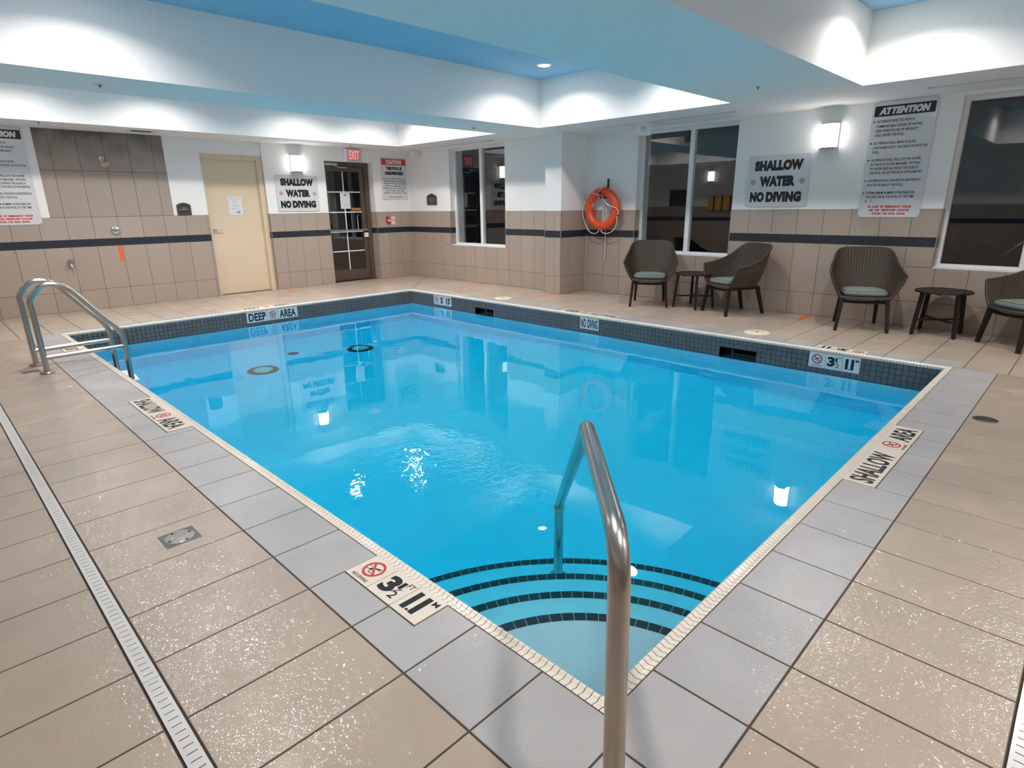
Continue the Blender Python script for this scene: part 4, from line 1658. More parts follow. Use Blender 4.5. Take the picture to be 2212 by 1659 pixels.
plaque(2.170, YB, 1.322, BACKW, 0.205, 0.188, 0.035, [('POOL', 0.098, 0.019, 0.066), ('EQUIPMENT', 0.072, 0.019, 0.142)], 'dark arched pool equipment plaque left of the cream door')
plaque(X1, 9.035, 1.440, RIGHTW, 0.305, 0.212, 0.05,
       [(s, 0.125 - 0.017 * k, 0.009, w_) for k, (s, w_) in enumerate([('NO LIFEGUARD ON DUTY', 0.16), ('CHILDREN MUST BE WITH AN', 0.20), ('ADULT AT ALL TIMES IN THE POOL', 0.22), ('SWIM AT YOUR OWN RISK', 0.20), ('PLEASE SHOWER', 0.12), ('BEFORE', 0.06)])],
       'dark arched plaque of small rules left of the far window')

# papers
e = on_wall('paper_notice', 3.012, YB + D1 + 0.03, 1.312, BACKW, 'white paper notice of pool hours on the cream door', 'notice')
mb = MB()
plate(mb, [(-0.113, 0), (0.113, 0), (0.113, 0.288), (-0.113, 0.288)], -0.0002, -0.001)
mb.build('sheet', PAPER, e)
mb = MB()
put_text(mb, 'TEMPORARY POOL', 0, 0.250, 0.013, 0.155)
put_text(mb, 'HOURS', 0, 0.224, 0.012, 0.055)
put_text(mb, '8 A.M. - 8 P.M.', 0, 0.196, 0.013, 0.115)
put_text(mb, 'FOR GUESTS WHO WISH TO USE THE POOL', 0, 0.150, 0.007, 0.15)
put_text(mb, 'PLEASE ASK AT THE FRONT DESK FOR', 0, 0.138, 0.007, 0.155)
put_text(mb, 'A TIME', 0, 0.125, 0.007, 0.03)
put_text(mb, 'WE THANK YOU FOR YOUR', 0, 0.100, 0.007, 0.10)
put_text(mb, 'UNDERSTANDING AND PATIENCE', 0, 0.088, 0.007, 0.14)
# little duck on a ripple
vs = [(0.035 + 0.036 * cos(2 * pi * k / 20), 0, 0.036 + 0.013 * sin(2 * pi * k / 20)) for k in range(20)]
mb.add(vs, [tuple(range(20))])
vs = [(0.058 + 0.012 * cos(2 * pi * k / 14), -0.0001, 0.058 + 0.011 * sin(2 * pi * k / 14)) for k in range(14)]
mb.add(vs, [tuple(range(14))])
mb.build('lettering', GREYINK, e).location = (0, -0.0014, 0)
e = on_wall('paper_notice', 5.166, YB + D2 + 0.006, 1.384, BACKW, 'white paper notice with a blue logo taped to the glass door', 'notice')
mb = MB()
plate(mb, [(-0.104, 0), (0.104, 0), (0.104, 0.293), (-0.104, 0.293)], 0, -0.001)
mb.build('sheet', PAPER, e)
mb = MB()
plate(mb, [(-0.025, 0.238), (0.030, 0.238), (0.030, 0.268), (-0.025, 0.268)], -0.0012, -0.0016)
mb.build('logo_block', BLUEINK, e)
mb = MB()
put_text(mb, 'H', -0.006, 0.244, 0.018, 0.016, bold=0.03)
mb.build('logo_mark', PAPER, e).location = (0, -0.0020, 0)
mb = MB()
for s, zz, w_ in (('Dear Guest or Member', 0.195, 0.125), ('EMERGENCY EXIT ONLY', 0.145, 0.145), ('Please use the front main', 0.085, 0.15), ('entrance for access', 0.062, 0.12), ('during this time', 0.039, 0.085)):
    put_text(mb, s, 0, zz, 0.011, w_)
mb.build('lettering', GREYINK, e).location = (0, -0.0014, 0)

# exit sign
e = on_wall('exit_sign', 5.27, YB, 2.232, BACKW, 'lit red exit sign above the glass door', 'exit sign')
MB().box((-0.165, -0.087, 0.0), (0.165, 0.0, 0.228)).build('housing', WHITE, e)
mb = MB()
plate(mb, [(-0.155, 0.01), (0.155, 0.01), (0.155, 0.218), (-0.155, 0.218)], -0.087, -0.0885)
mb.build('face', EXITF, e)
mb = MB()
put_text(mb, 'EXIT', -0.005, 0.045, 0.150, 0.215, bold=0.01)
mb.build('lettering', EXITE, e).location = (0, -0.0895, 0)

# twin emergency lamp under the soffit in the room corner
e = empty('emergency_lamp', (6.40, 9.36, ZC), 0, 'twin headed emergency spotlight hanging in the room corner', 'emergency light')
MB().box((-0.05, -0.03, -0.018), (0.05, 0.03, 0)).build('canopy', WHITE, e)
for s, yaw in ((-1, -0.9), (1, -0.1)):
    c = Vector((s * 0.055, -0.02, -0.085))
    MB().tube([(s * 0.03, 0, -0.01), (s * 0.05, 0, -0.045), tuple(c + Vector((0, 0.02, 0.015)))], 0.008, 8).build('bracket', WHITE, e, 40)
    R = Matrix.Translation(c) @ Matrix.Rotation(yaw, 4, 'Z')
    MB().lathe([(0.0, -0.055), (0.022, -0.052), (0.05, -0.02), (0.057, 0.0), (0.057, 0.012), (0.052, 0.012)], 24, (0, 0, 0), 0, 'y').build('lamp_head', WHITE, e, 40, R)
    MB().lathe([(0.0, 0.009), (0.052, 0.009)], 24, (0, 0, 0), 0, 'y').build('lens', CLEAR, e, None, R)
# white unlit exit box over the window by the life ring
e = empty('emergency_light_box', (6.44, 4.14, ZC), radians(-45), 'white box emergency light hanging above the window by the life ring', 'emergency light')
MB().box((-0.10, -0.075, -0.165), (0.10, 0.075, -0.012)).build('housing', WHITE, e)
MB().box((-0.11, -0.085, -0.012), (0.11, 0.085, 0)).build('mounting_plate', WHITE, e)
MB().lathe([(0.0, 0.020), (0.025, 0.018), (0.036, 0.006), (0.038, 0.0)][::-1], 24, (-0.01, -0.075, -0.085), 0, 'y').build('lens', CLEAR, e, 40)

# fire alarm pull station and its tag
e = on_wall('fire_alarm_pull', 5.985, YB, 1.092, BACKW, 'red fire alarm pull station on the tiles beside the glass door', 'fire alarm')
MB().box((-0.05, -0.032, 0.0), (0.045, 0.0, 0.128)).build('housing', PULLR, e)
mb = MB()
plate(mb, [(-0.035, 0.033), (0.032, 0.033), (0.032, 0.068), (-0.035, 0.068)], -0.032, -0.045)
mb.build('pull_bar', WHITE, e)
mb = MB()
put_text(mb, 'PULL', -0.002, 0.043, 0.014, 0.045)
mb.build('lettering', INK, e).location = (0, -0.046, 0)
mb = MB()
put_text(mb, 'FIRE', -0.002, 0.088, 0.022, 0.06, bold=0.02)
mb.build('lettering', SIGNW, e).location = (0, -0.033, 0)
e = on_wall('pink_alarm_tag', 6.100, YB, 1.060, BACKW, 'pink and white paper tag beside the red fire alarm', 'tag')
mb = MB()
plate(mb, [(-0.057, 0), (0.060, 0), (0.057, 0.19), (-0.060, 0.19)], 0, -0.001)
mb.build('sheet', PINK, e)
mb = MB()
for z0_, z1_ in ((0.008, 0.085), (0.108, 0.158)):
    plate(mb, [(-0.05, z0_), (0.05, z0_), (0.05, z1_), (-0.05, z1_)], -0.001, -0.0016)
mb.build('white_panel', PAPER, e)
mb = MB()
for zz in (0.092, 0.176):
    stroke(mb, [(-0.05, zz), (0.05, zz)], 0.010)
mb.build('red_rule', mat('magenta_print', (0.6, 0.08, 0.16), 0.5), e).location = (0, -0.0018, 0)


# wall sconces
def sconce(x, y, z, rz, label):
    e = on_wall('wall_sconce', x, y, z, rz, label, 'wall lamp', 'half round wall sconces')
    hw, ht, dp = 0.093, 0.268, 0.095
    n = 16
    arc = [(hw * cos(pi * k / n), -dp * sin(pi * k / n) - 0.008) for k in range(n + 1)]
    MB().box((-hw - 0.006, -0.008, -0.004), (hw + 0.006, 0.0, ht + 0.004)).build('back_plate', ALU, e)
    mb = MB()
    vs = [(a, b, 0.006) for a, b in arc] + [(a, b, ht - 0.006) for a, b in arc]
    fs = [(k, n + 1 + k, n + 2 + k, k + 1) for k in range(n)]
    fs += [tuple(range(n + 1)), tuple(range(2 * n + 1, n, -1))]
    mb.add(vs, fs)
    mb.build('shade', SCOE, e, 40)
    for z_ in (-0.004, ht - 0.004):
        mb = MB()
        mb.prism([(a * 1.03, b * 1.02 + 0.002) for a, b in arc][::-1] if False else [(hw * 1.04 * cos(pi + pi * k / n), dp * 1.05 * sin(pi + pi * k / n) - 0.006) for k in range(n + 1)], z_ - 0.001, z_ + 0.008)
        mb.build('cap', ALU, e, 40)


sconce(4.128, YB, 2.030, BACKW, 'bright half round sconce above the shallow water sign between the doors')
sconce(X2, 1.864, 2.024, RIGHTW, 'bright half round sconce on the window wall beside the attention sign')
sconce(XL, 7.95, 2.03, LEFTW, 'half round sconce on the wall opposite the windows')

# things on the opposite wall that show only as reflections in the window
e = on_wall('rescue_board', XL, 7.52, 1.15, LEFTW, 'yellow rescue board hung on the wall opposite the windows', 'rescue board')
mb = MB()
plate(mb, round_rect(-0.45, 0.06, 0.45, 0.46, 0.16, 8), -0.02, -0.07)
mb.build('board', YELL, e)
mb = MB()
for x in (-0.25, 0.0, 0.25):
    plate(mb, [(x - 0.025, 0.05), (x + 0.025, 0.05), (x + 0.025, 0.47), (x - 0.025, 0.47)], -0.0, -0.075)
mb.build('strap', BLACKM, e)
e = on_wall('framed_notice', XL, 9.0, 1.33, LEFTW, 'dark framed notice on the wall opposite the windows', 'notice')
mb = MB()
plate(mb, [(-0.28, 0), (0.28, 0), (0.28, 0.48), (-0.28, 0.48)], 0, -0.02)
mb.build('panel', PLAQ, e)

# ------------------------------------------------------------------ shower fittings, tapes
e = on_wall('shower_fixture', 1.184, YB, 2.117, BACKW, 'chrome shower head high on the tiled panel', 'shower head')
MB().lathe([(0.0, 0.0), (0.036, 0.0), (0.034, 0.010), (0.018, 0.020), (0.0, 0.022)], 24, (0, 0, 0), 0, 'y').build('wall_flange', CHROME, e, 40)
MB().tube(fillet([(0, -0.01, 0), (0, -0.06, 0.004), (0, -0.10, -0.045)], 0.03), 0.010, 12).build('arm', CHROME, e, 40)
R = Matrix.Translation((0, -0.11, -0.06)) @ Matrix.Rotation(radians(-35), 4, 'X')
MB().lathe([(0.0, -0.034), (0.052, -0.034), (0.058, -0.028), (0.054, -0.018), (0.022, 0.004), (0.014, 0.022), (0.0, 0.022)], 28).build('spray_head', steel_mat('worn_chrome', 0.3, (0.52, 0.50, 0.48)), e, 40, R)
e = on_wall('shower_valve', 1.182, YB, 1.125, BACKW, 'round chrome shower push valve on the tiles below the shower head', 'valve')
MB().lathe([(0.0, 0.0), (0.064, 0.0), (0.062, 0.012), (0.050, 0.024), (0.030, 0.030), (0.030, 0.034), (0.0, 0.036)], 32, (0, 0, 0), 0, 'y').build('escutcheon', CHROME, e, 40)
MB().lathe([(0.0, 0.034), (0.020, 0.034), (0.020, 0.050), (0.014, 0.056), (0.0, 0.057)], 24, (0, 0, 0), 0, 'y').build('push_button', CHROME, e, 40)
e = on_wall('hose_bib', 0.546, YB, 0.672, BACKW, 'small metal hose bib low on the wall behind the pool ladder', 'tap')
MB().lathe([(0.0, 0.0), (0.030, 0.0), (0.030, 0.008), (0.012, 0.012), (0.012, 0.045), (0.0, 0.045)], 20, (0, 0, 0), 0, 'y').build('body', STEEL, e, 40)
MB().tube([(0, -0.045, 0.0), (0, -0.062, -0.015), (0, -0.066, -0.055)], 0.014, 12).build('spout', STEEL, e, 40)
mb = MB()
mb.lathe([(0.036, -0.006), (0.042, 0.0), (0.036, 0.006)], 20, (0, -0.05, 0.03), 0, 'y')
for k in range(5):
    a = 2 * pi * k / 5
    mb.bar((0, -0.05, 0.03), (0.036 * cos(a), -0.05, 0.03 + 0.036 * sin(a)), (0.004, 0.004))
mb.build('hand_wheel', STEEL, e, 40)

e = on_wall('orange_tape_strip', 1.198, YB, 0.668, BACKW, 'orange tape strip stuck upright on the wall tiles under the shower valve', 'tape strip', 'orange distancing tape strips')
MB().box((-0.025, -0.0008, 0), (0.025, 0.0, 0.23)).build('tape', TAPE, e)
TP = [((3.605, 9.51), 0.04, 0.54, 90, 'orange tape strip on the deck in front of the cream door'),
      ((5.60, 9.45), 0.045, 0.38, 90, 'orange tape strip on the deck in front of the glass door'),
      ((6.335, 7.50), 0.045, 0.40, 0, 'orange tape strip on the deck below the far window'),
      ((6.11, 5.635), 0.05, 0.37, 0, 'orange tape strip on the deck at the foot of the column'),
      ((6.66, 3.83), 0.05, 0.44, 0, 'orange tape strip on the deck under the chair beside the life ring'),
      ((6.727, 1.818), 0.055, 0.34, 0, 'orange tape strip on the deck between the two pairs of chairs')]
for (x, y), wd_, ln, ang, lb in TP:
    e = empty('orange_tape_strip', (x, y, 0), radians(ang), lb, 'tape strip', 'orange distancing tape strips')
    MB().box((-ln / 2, -wd_ / 2, 0.0002), (ln / 2, wd_ / 2, 0.0012)).build('tape', TAPE, e)


# ------------------------------------------------------------------ depth markers
def marker(x, y, z, rz, flat, tiles, label, m=None):
    """row of 6 inch marker tiles; local X reads along, Z up, faces -Y (or lies flat)"""
    m = m or MKT
    e = empty('depth_marker', (x, y, z), rz, label, 'depth marker', 'ceramic pool marker tiles')
    if flat:
        e.rotation_euler = (radians(-90), 0, rz)
        # lying: local Z -> +Y, local -Y -> up
        e.rotation_euler = Matrix.Rotation(rz, 3, 'Z').to_4x4().to_3x3().to_euler()
    K = RX if flat else Matrix.Identity(4)
    # RX turns local -Y to... use explicit basis so that -Y becomes +Z and Z becomes +Y
    if flat:
        K = Matrix(((1, 0, 0, 0), (0, 0, 1, 0), (0, -1, 0, 0), (0, 0, 0, 1)))
    mm = INK
    for k, t in enumerate(tiles):
        xk = k * 0.155
        mb = MB()
        plate(mb, [(xk + 0.0015, 0.0015), (xk + 0.1535, 0.0015), (xk + 0.1535, 0.1535), (xk + 0.0015, 0.1535)], 0.010, 0.0)
        mb.build('marker_tile', m, e, None, K)
        cx = xk + 0.0775
        if t == '#':
            s = empty('no_diving_symbol')
            s.parent = e
            s.matrix_local = K @ Matrix.Translation((cx, -0.0008, 0.088))
            no_diving(s, 0, 0, 0.049, 0.0)
            mb = MB()
            put_text(mb, 'NO DIVING', 0, -0.075, 0.0165, 0.098, shear=0.15, bold=0.008)
            mb.build('caption', INK, s)
            continue
        mb = MB()
        if t == '3h':
            put_text(mb, '3', xk + 0.052, 0.030, 0.098, 0.068, bold=0.05)
            put_text(mb, '1', xk + 0.098, 0.082, 0.042, 0.018, bold=0.03)
            stroke(mb, [(xk + 0.084, 0.052), (xk + 0.118, 0.088)], 0.004)
            put_text(mb, '2', xk + 0.112, 0.026, 0.040, 0.030, bold=0.01)
            put_text(mb, 'FT', xk + 0.130, 0.108, 0.026, 0.032)
        elif t == '1.1':
            put_text(mb, '1', xk + 0.038, 0.026, 0.105, 0.026, bold=0.05)
            put_text(mb, '1', xk + 0.088, 0.026, 0.105, 0.026, bold=0.05)
            mb.lathe([(0, 0), (0.006, 0)], 14, (xk + 0.064, 0, 0.032), 0, 'y')
            put_text(mb, 'M', xk + 0.126, 0.108, 0.026, 0.028, bold=0.015)
        elif t == '5':
            put_text(mb, '5', xk + 0.058, 0.026, 0.105, 0.062, bold=0.05)
            put_text(mb, 'FT', xk + 0.122, 0.108, 0.024, 0.032)
        elif t == '1.5':
            put_text(mb, '1', xk + 0.030, 0.026, 0.105, 0.024, bold=0.05)
            mb.lathe([(0, 0), (0.006, 0)], 14, (xk + 0.052, 0, 0.032), 0, 'y')
            put_text(mb, '5', xk + 0.088, 0.026, 0.105, 0.054, bold=0.05)
            put_text(mb, 'M', xk + 0.135, 0.108, 0.022, 0.024, bold=0.015)
        elif t:
            n_ = len(t)
            put_text(mb, t, cx, 0.026, 0.105, 0.132 if n_ > 1 else 0.05, bold=0.028)
        if mb.v:
            o = mb.build('lettering', mm, e, None, K)
            o.matrix_local = K @ Matrix.Translation((0, -0.0008, 0))
    return e


def wide_text(e_label, *a):
    pass


MKT = mat('cream_marker_tile', (0.74, 0.655, 0.57), 0.3, coat=0.3, noise=(9, 0.03))
MKW = mat('white_marker_tile', (0.66, 0.68, 0.70), 0.22, coat=0.4)


def word_marker(x, y, z, rz, flat, ntiles, words, sym, label, m=None, h=0.115):
    """marker row whose words run across several tiles: words = [(text, x0, x1)]"""
    e = marker(x, y, z, rz, flat, ['#' if k == sym else '' for k in range(ntiles)], label, m)
    K = Matrix(((1, 0, 0, 0), (0, 0, 1, 0), (0, -1, 0, 0), (0, 0, 0, 1))) if flat else Matrix.Identity(4)
    mb = MB()
    for t, a, b in words:
        put_text(mb, t, (a + b) / 2, (0.155 - h) / 2, h, b - a, bold=0.03)
    o = mb.build('lettering', INK, e)
    o.matrix_local = K @ Matrix.Translation((0, -0.0008, 0))
    return e


# on the deck (lie flush in the border tiles, a hair proud)
ZM = 0.0012
marker(-0.155, 1.1739, ZM, radians(-90), True, ['#', '3h', '1.1'], 'three foot six depth marker in the left deck edge beside the curved steps')
word_marker(-0.155, 4.346, ZM, radians(-90), True, 6, [('SHALLOW', 0.03, 0.44), ('AREA', 0.63, 0.885)], 3, 'shallow area marker in the left deck edge below the ladder')
marker(-0.155, 7.25, ZM, radians(-90), True, ['#', '5', '1.5'], 'five foot depth marker in the deck edge behind the pool ladder')
word_marker(2.104, -0.155, ZM, 0, True, 7, [('SHALLOW', 0.03, 0.52), ('AREA', 0.80, 1.05)], 4, 'shallow area marker in the right deck edge')
marker(LX + 0.155, 0.69, ZM, radians(90), True, ['#', '3h', '1.1'], 'three foot six depth marker lying in the far deck edge near the right corner')
word_marker(LX + 0.155, 3.58, ZM, radians(90), True, 6, [('SHALLOW', 0.03, 0.44), ('AREA', 0.63, 0.885)], 3, 'shallow area marker lying in the deck edge before the chairs')
marker(LX + 0.155, 6.62, ZM, radians(90), True, ['#', '5', '1.5'], 'five foot depth marker lying in the far deck edge near the back corner')
word_marker(2.925, LY + 0.155, ZM, radians(180), True, 5, [('DEEP', 0.03, 0.28), ('AREA', 0.49, 0.745)], 2, 'deep area marker lying in the deck edge before the doors')
# on the pool walls
word_marker(2.172, y1 - 0.0055, -0.186, 0, False, 5, [('DEEP', 0.03, 0.285), ('AREA', 0.49, 0.745)], 2, 'white deep area marker on the back pool wall', MKW)
marker(x1 - 0.0055, 7.248, -0.186, radians(-90), False, ['#', '5', '1.5'], 'white five foot depth marker on the pool wall near the back corner', MKW)
marker(x1 - 0.0055, 1.170, -0.186, radians(-90), False, ['#', '3h', '1.1'], 'white three foot six depth marker on the pool wall near the right corner', MKW)
e = word_marker(x1 - 0.0055, 4.098, -0.186, radians(-90), False, 2, [('NO', 0.018, 0.098), ('DIVING', 0.128, 0.292)], -1, 'white no diving marker on the pool wall below the life ring', MKW, 0.118)

# ------------------------------------------------------------------ handrail, ladder
hr = empty('pool_handrail', (-0.24, -0.19, 0), 0, 'bent steel handrail rising from the near deck corner into the pool steps', 'handrail')
o_ = Vector((-0.24, -0.19, 0))
pts = [(-0.24, -0.19, 0.0), (-0.200, -0.150, 0.715), (0.30, 0.325, 0.712), (1.128, 1.128, -0.185), (1.135, 1.135, -1.02)]
path = fillet([Vector(p) - o_ for p in pts], [0.12, 0.045, 0.03], 10)
MB().tube(path, 0.0255, 24).build('rail_tube', STEEL, hr, 40)
MB().lathe([(0.0, 0.0), (0.055, 0.0), (0.055, 0.006), (0.044, 0.016), (0.028, 0.020), (0.0, 0.020)], 28).build('base_flange', STEEL, hr, 40)
p_ = Vector((1.128, 1.128, -0.20)) - o_
MB().lathe([(0.027, -0.02), (0.030, -0.016), (0.030, 0.012), (0.027, 0.016)], 24, p_).build('sleeve', STEEL, hr, 40)
p_ = Vector((1.135, 1.135, -1.02)) - o_
MB().lathe([(0.0, 0.0), (0.05, 0.0), (0.05, 0.008), (0.030, 0.014), (0.0, 0.014)], 24, p_).build('foot_flange', STEEL, hr, 40)

ld = empty('pool_ladder', (-0.43, 6.08, 0), 0, 'two steel grab rails of the pool ladder at the left pool edge', 'ladder')
for yy, dx in ((5.86, 0.0), (6.30, -0.02)):
    q = [(-0.430, 0.0), (-0.430, 0.60), (-0.34, 0.765), (-0.235, 0.778), (-0.13, 0.730), (0.04, 0.49), (0.175, 0.325), (0.212, 0.22), (0.200, -0.10), (0.20, -1.05)]
    base = catmull([(-0.430, 0, 0.56), (-0.427, 0, 0.66), (-0.345, 0, 0.765), (-0.245, 0, 0.778), (-0.145, 0, 0.735), (-0.03, 0, 0.590), (0.065, 0, 0.460), (0.160, 0, 0.335), (0.205, 0, 0.235), (0.208, 0, 0.13)], 6)
    base = [Vector((-0.430, 0, 0.0)), Vector((-0.430, 0, 0.3))] + base + [Vector((0.208, 0, -0.2)), Vector((0.208, 0, -1.0))]
    rl = empty('grab_rail')
    rl.parent = ld
    rl.location = (dx, yy - 6.08, 0)
    MB().tube([p + Vector((0.43, 0, 0)) for p in base], 0.0235, 20).build('rail_tube', STEEL, rl, 40)
    MB().tube([(0.0, 0, 0.138), (0.632, 0, 0.143)], 0.0205, 18).build('cross_brace', STEEL, rl, 40)
    MB().lathe([(0.0, 0.0), (0.058, 0.0), (0.058, 0.008), (0.048, 0.018), (0.0, 0.018)], 28).build('base_flange', steel_mat('worn_flange', 0.35, (0.42, 0.38, 0.33)), rl, 40)
for k, zz in enumerate((-0.235, -0.52, -0.80)):
    mb = MB()
    mb.prism([(0.60, -0.24), (0.70, -0.24), (0.72, 0.0), (0.70, 0.24), (0.60, 0.24), (0.585, 0.0)], zz, zz + 0.035, 0.006)
    mb.build('tread', WHITE, ld)
    mb = MB()
    for kk in range(5):
        mb.box((0.605 + kk * 0.021, -0.20, zz + 0.035), (0.613 + kk * 0.021, 0.20, zz + 0.038))
    mb.build('grip_rib', WHITE, ld)

# ------------------------------------------------------------------ life ring, rope, hooks
rc = Vector((X2 - 0.115, 5.088, 1.335))
ring = empty('life_ring', rc, 0, 'orange life ring with a white grab rope hanging on the window wall', 'life ring')
mb = MB()
n, k = 64, 20
R_, r_ = 0.262, 0.066
vs = []
for i in range(n):
    a = 2 * pi * i / n
    for j in range(k):
        b = 2 * pi * j / k
        rr = R_ + r_ * cos(b)
        vs.append((0.060 * sin(b), rr * cos(a), rr * sin(a)))
fs = [(i * k + j, i * k + (j + 1) % k, ((i + 1) % n) * k + (j + 1) % k, ((i + 1) % n) * k + j) for i in range(n) for j in range(k)]
mb.add(vs, fs)
mb.build('ring_body', ORANGE, ring, 180)


def ring_pt(a, r, x=-0.03):
    return Vector((x, r * cos(a), r * sin(a)))


# grab rope: slack loops between the fixing points
att = [radians(a) for a in (-15, -108, 172, 62)]      # angles (0 = +Y, image left)
loops = [
    [(62, 0.335), (40, 0.40), (20, 0.335)],
    [(172, 0.30), (178, 0.345), (160, 0.345)],
]
MB().tube(catmull([ring_pt(radians(a), r, x) for a, r, x in ((22, 0.325, -0.05), (0, 0.37, -0.03), (-25, 0.385, -0.02), (-52, 0.415, -0.02), (-70, 0.405, -0.02), (-82, 0.355, -0.03), (-84, 0.315, -0.03))], 6), 0.0075, 8).build('grab_rope', ROPE, ring, 60)
MB().tube(catmull([ring_pt(radians(a), r, x) for a, r, x in ((-90, 0.315, -0.03), (-95, 0.36, -0.02), (-110, 0.395, -0.02), (-130, 0.40, -0.02), (-150, 0.36, -0.03), (-160, 0.32, -0.03))], 6), 0.0075, 8).build('grab_rope', ROPE, ring, 60)
MB().tube(catmull([Vector(p) for p in ((-0.03, -0.315, -0.08), (-0.045, -0.345, -0.04), (-0.075, -0.30, 0.02), (-0.085, -0.20, 0.05), (-0.06, -0.10, 0.10), (-0.05, -0.02, 0.19), (-0.085, 0.0, 0.27), (-0.07, -0.06, 0.34), (-0.02, -0.085, 0.335))], 6), 0.0075, 8).build('grab_rope', ROPE, ring, 60)
MB().tube(catmull([Vector(p) for p in ((-0.05, 0.325, 0.11), (-0.05, 0.345, 0.20), (-0.075, 0.25, 0.255), (-0.085, 0.10, 0.235), (-0.05, 0.0, 0.20))], 6), 0.0045, 8).build('grab_rope', ROPE, ring, 60)
# label sticker
mb = MB()
vs, fs = [], []
for i in range(5):
    a = radians(8 + 22 * i / 4)
    for j in range(4):
        b = radians(200 + 60 * j / 3 - 20)
        rr = R_ + (r_ + 0.001) * cos(b - radians(40))
        vs.append((0.061 * sin(b - radians(40)) * 1.0 - 0.0005, rr * cos(a), rr * sin(a)))
for i in range(4):
    for j in range(3):
        fs.append((i * 4 + j, i * 4 + j + 1, (i + 1) * 4 + j + 1, (i + 1) * 4 + j))
mb.add(vs, fs)
mb.build('label_sticker', SIGNW, ring, 60)

hk = empty('ring_hook', (X2, 5.06, 1.51), 0, 'black metal hook carrying the life ring', 'hook')
MB().tube(fillet([(0.0, 0, 0.0), (-0.215, 0, -0.002), (-0.225, 0, 0.075)], 0.02), 0.011, 10).build('hook_arm', BLACKM, hk, 40)
MB().box((-0.008, -0.025, -0.06), (0.0, 0.025, 0.06)).build('wall_plate', BLACKM, hk)
MB().box((-0.236, -0.014, 0.058), (-0.214, 0.014, 0.090)).build('hook_tip', BLACKM, hk)
hk = empty('rope_hook', (X2, 5.066, 1.66), 0, 'dark bar hook above the life ring holding the throw rope', 'hook')
MB().box((-0.012, -0.016, 0.0), (0.0, 0.016, 0.135)).build('bar', mat('dark_hook_bar', (0.05, 0.055, 0.065), 0.4), hk)
MB().tube(fillet([(-0.006, 0, 0.0), (-0.04, 0, -0.03), (-0.06, 0, 0.01)], 0.02), 0.007, 8).build('hook', BLACKM, hk, 40)
rp = empty('throw_rope', (X2 - 0.020, 5.06, 1.64), 0, 'coiled white throw rope hanging behind the life ring', 'rope')
mb = MB()
rnd = random.Random(3)
for k in range(9):
    a = (k - 4) * 0.016
    ln = 0.60 + rnd.uniform(-0.06, 0.05)
    mb.tube(catmull([(-0.015, a * 0.35, 0.0), (-0.01 - 0.004 * (k % 3), a * 1.2 - 0.02, -0.25), (-0.012, a * 1.5 - 0.01, -ln * 0.8), (-0.015, a * 1.3, -ln), (-0.018, a * 1.1 + 0.008, -ln * 0.8), (-0.016, a * 0.9 + 0.01, -0.2), (-0.012, a * 0.3, 0.0)], 5), 0.0045, 6)
mb.build('coil', ROPE, rp, 60)
MB().tube(catmull([(-0.015, 0.0, -0.02), (-0.02, 0.01, -0.5), (-0.02, 0.005, -0.8), (-0.02, 0.012, -1.11)], 6), 0.006, 8).build('rope_tail', ROPE, rp, 60)
MB().tube(catmull([(-0.02, 0.03, -0.02), (-0.03, 0.02, -0.09), (-0.03, -0.01, -0.13), (-0.025, 0.05, -0.16), (-0.02, 0.0, -0.10)], 6), 0.005, 8).build('knot', ROPE, rp, 60)

# ------------------------------------------------------------------ wicker chairs
BOT = [(-0.240, -0.255, 0.375), (-0.255, -0.06, 0.372), (-0.240, 0.12, 0.372), (-0.170, 0.215, 0.375), (0.0, 0.238, 0.376)]
TOP = [(-0.362, -0.235, 0.615), (-0.355, -0.03, 0.652), (-0.322, 0.150, 0.730), (-0.250, 0.315, 0.862), (0.0, 0.355, 0.880)]


def half(c):
    pts = catmull(c, 8)
    return pts + [Vector((-p.x, p.y, p.z)) for p in reversed(pts[:-1])]


# ease the sharp top corner: back panel edge
hb, ht_ = half(BOT), half(TOP)
NT = len(hb)


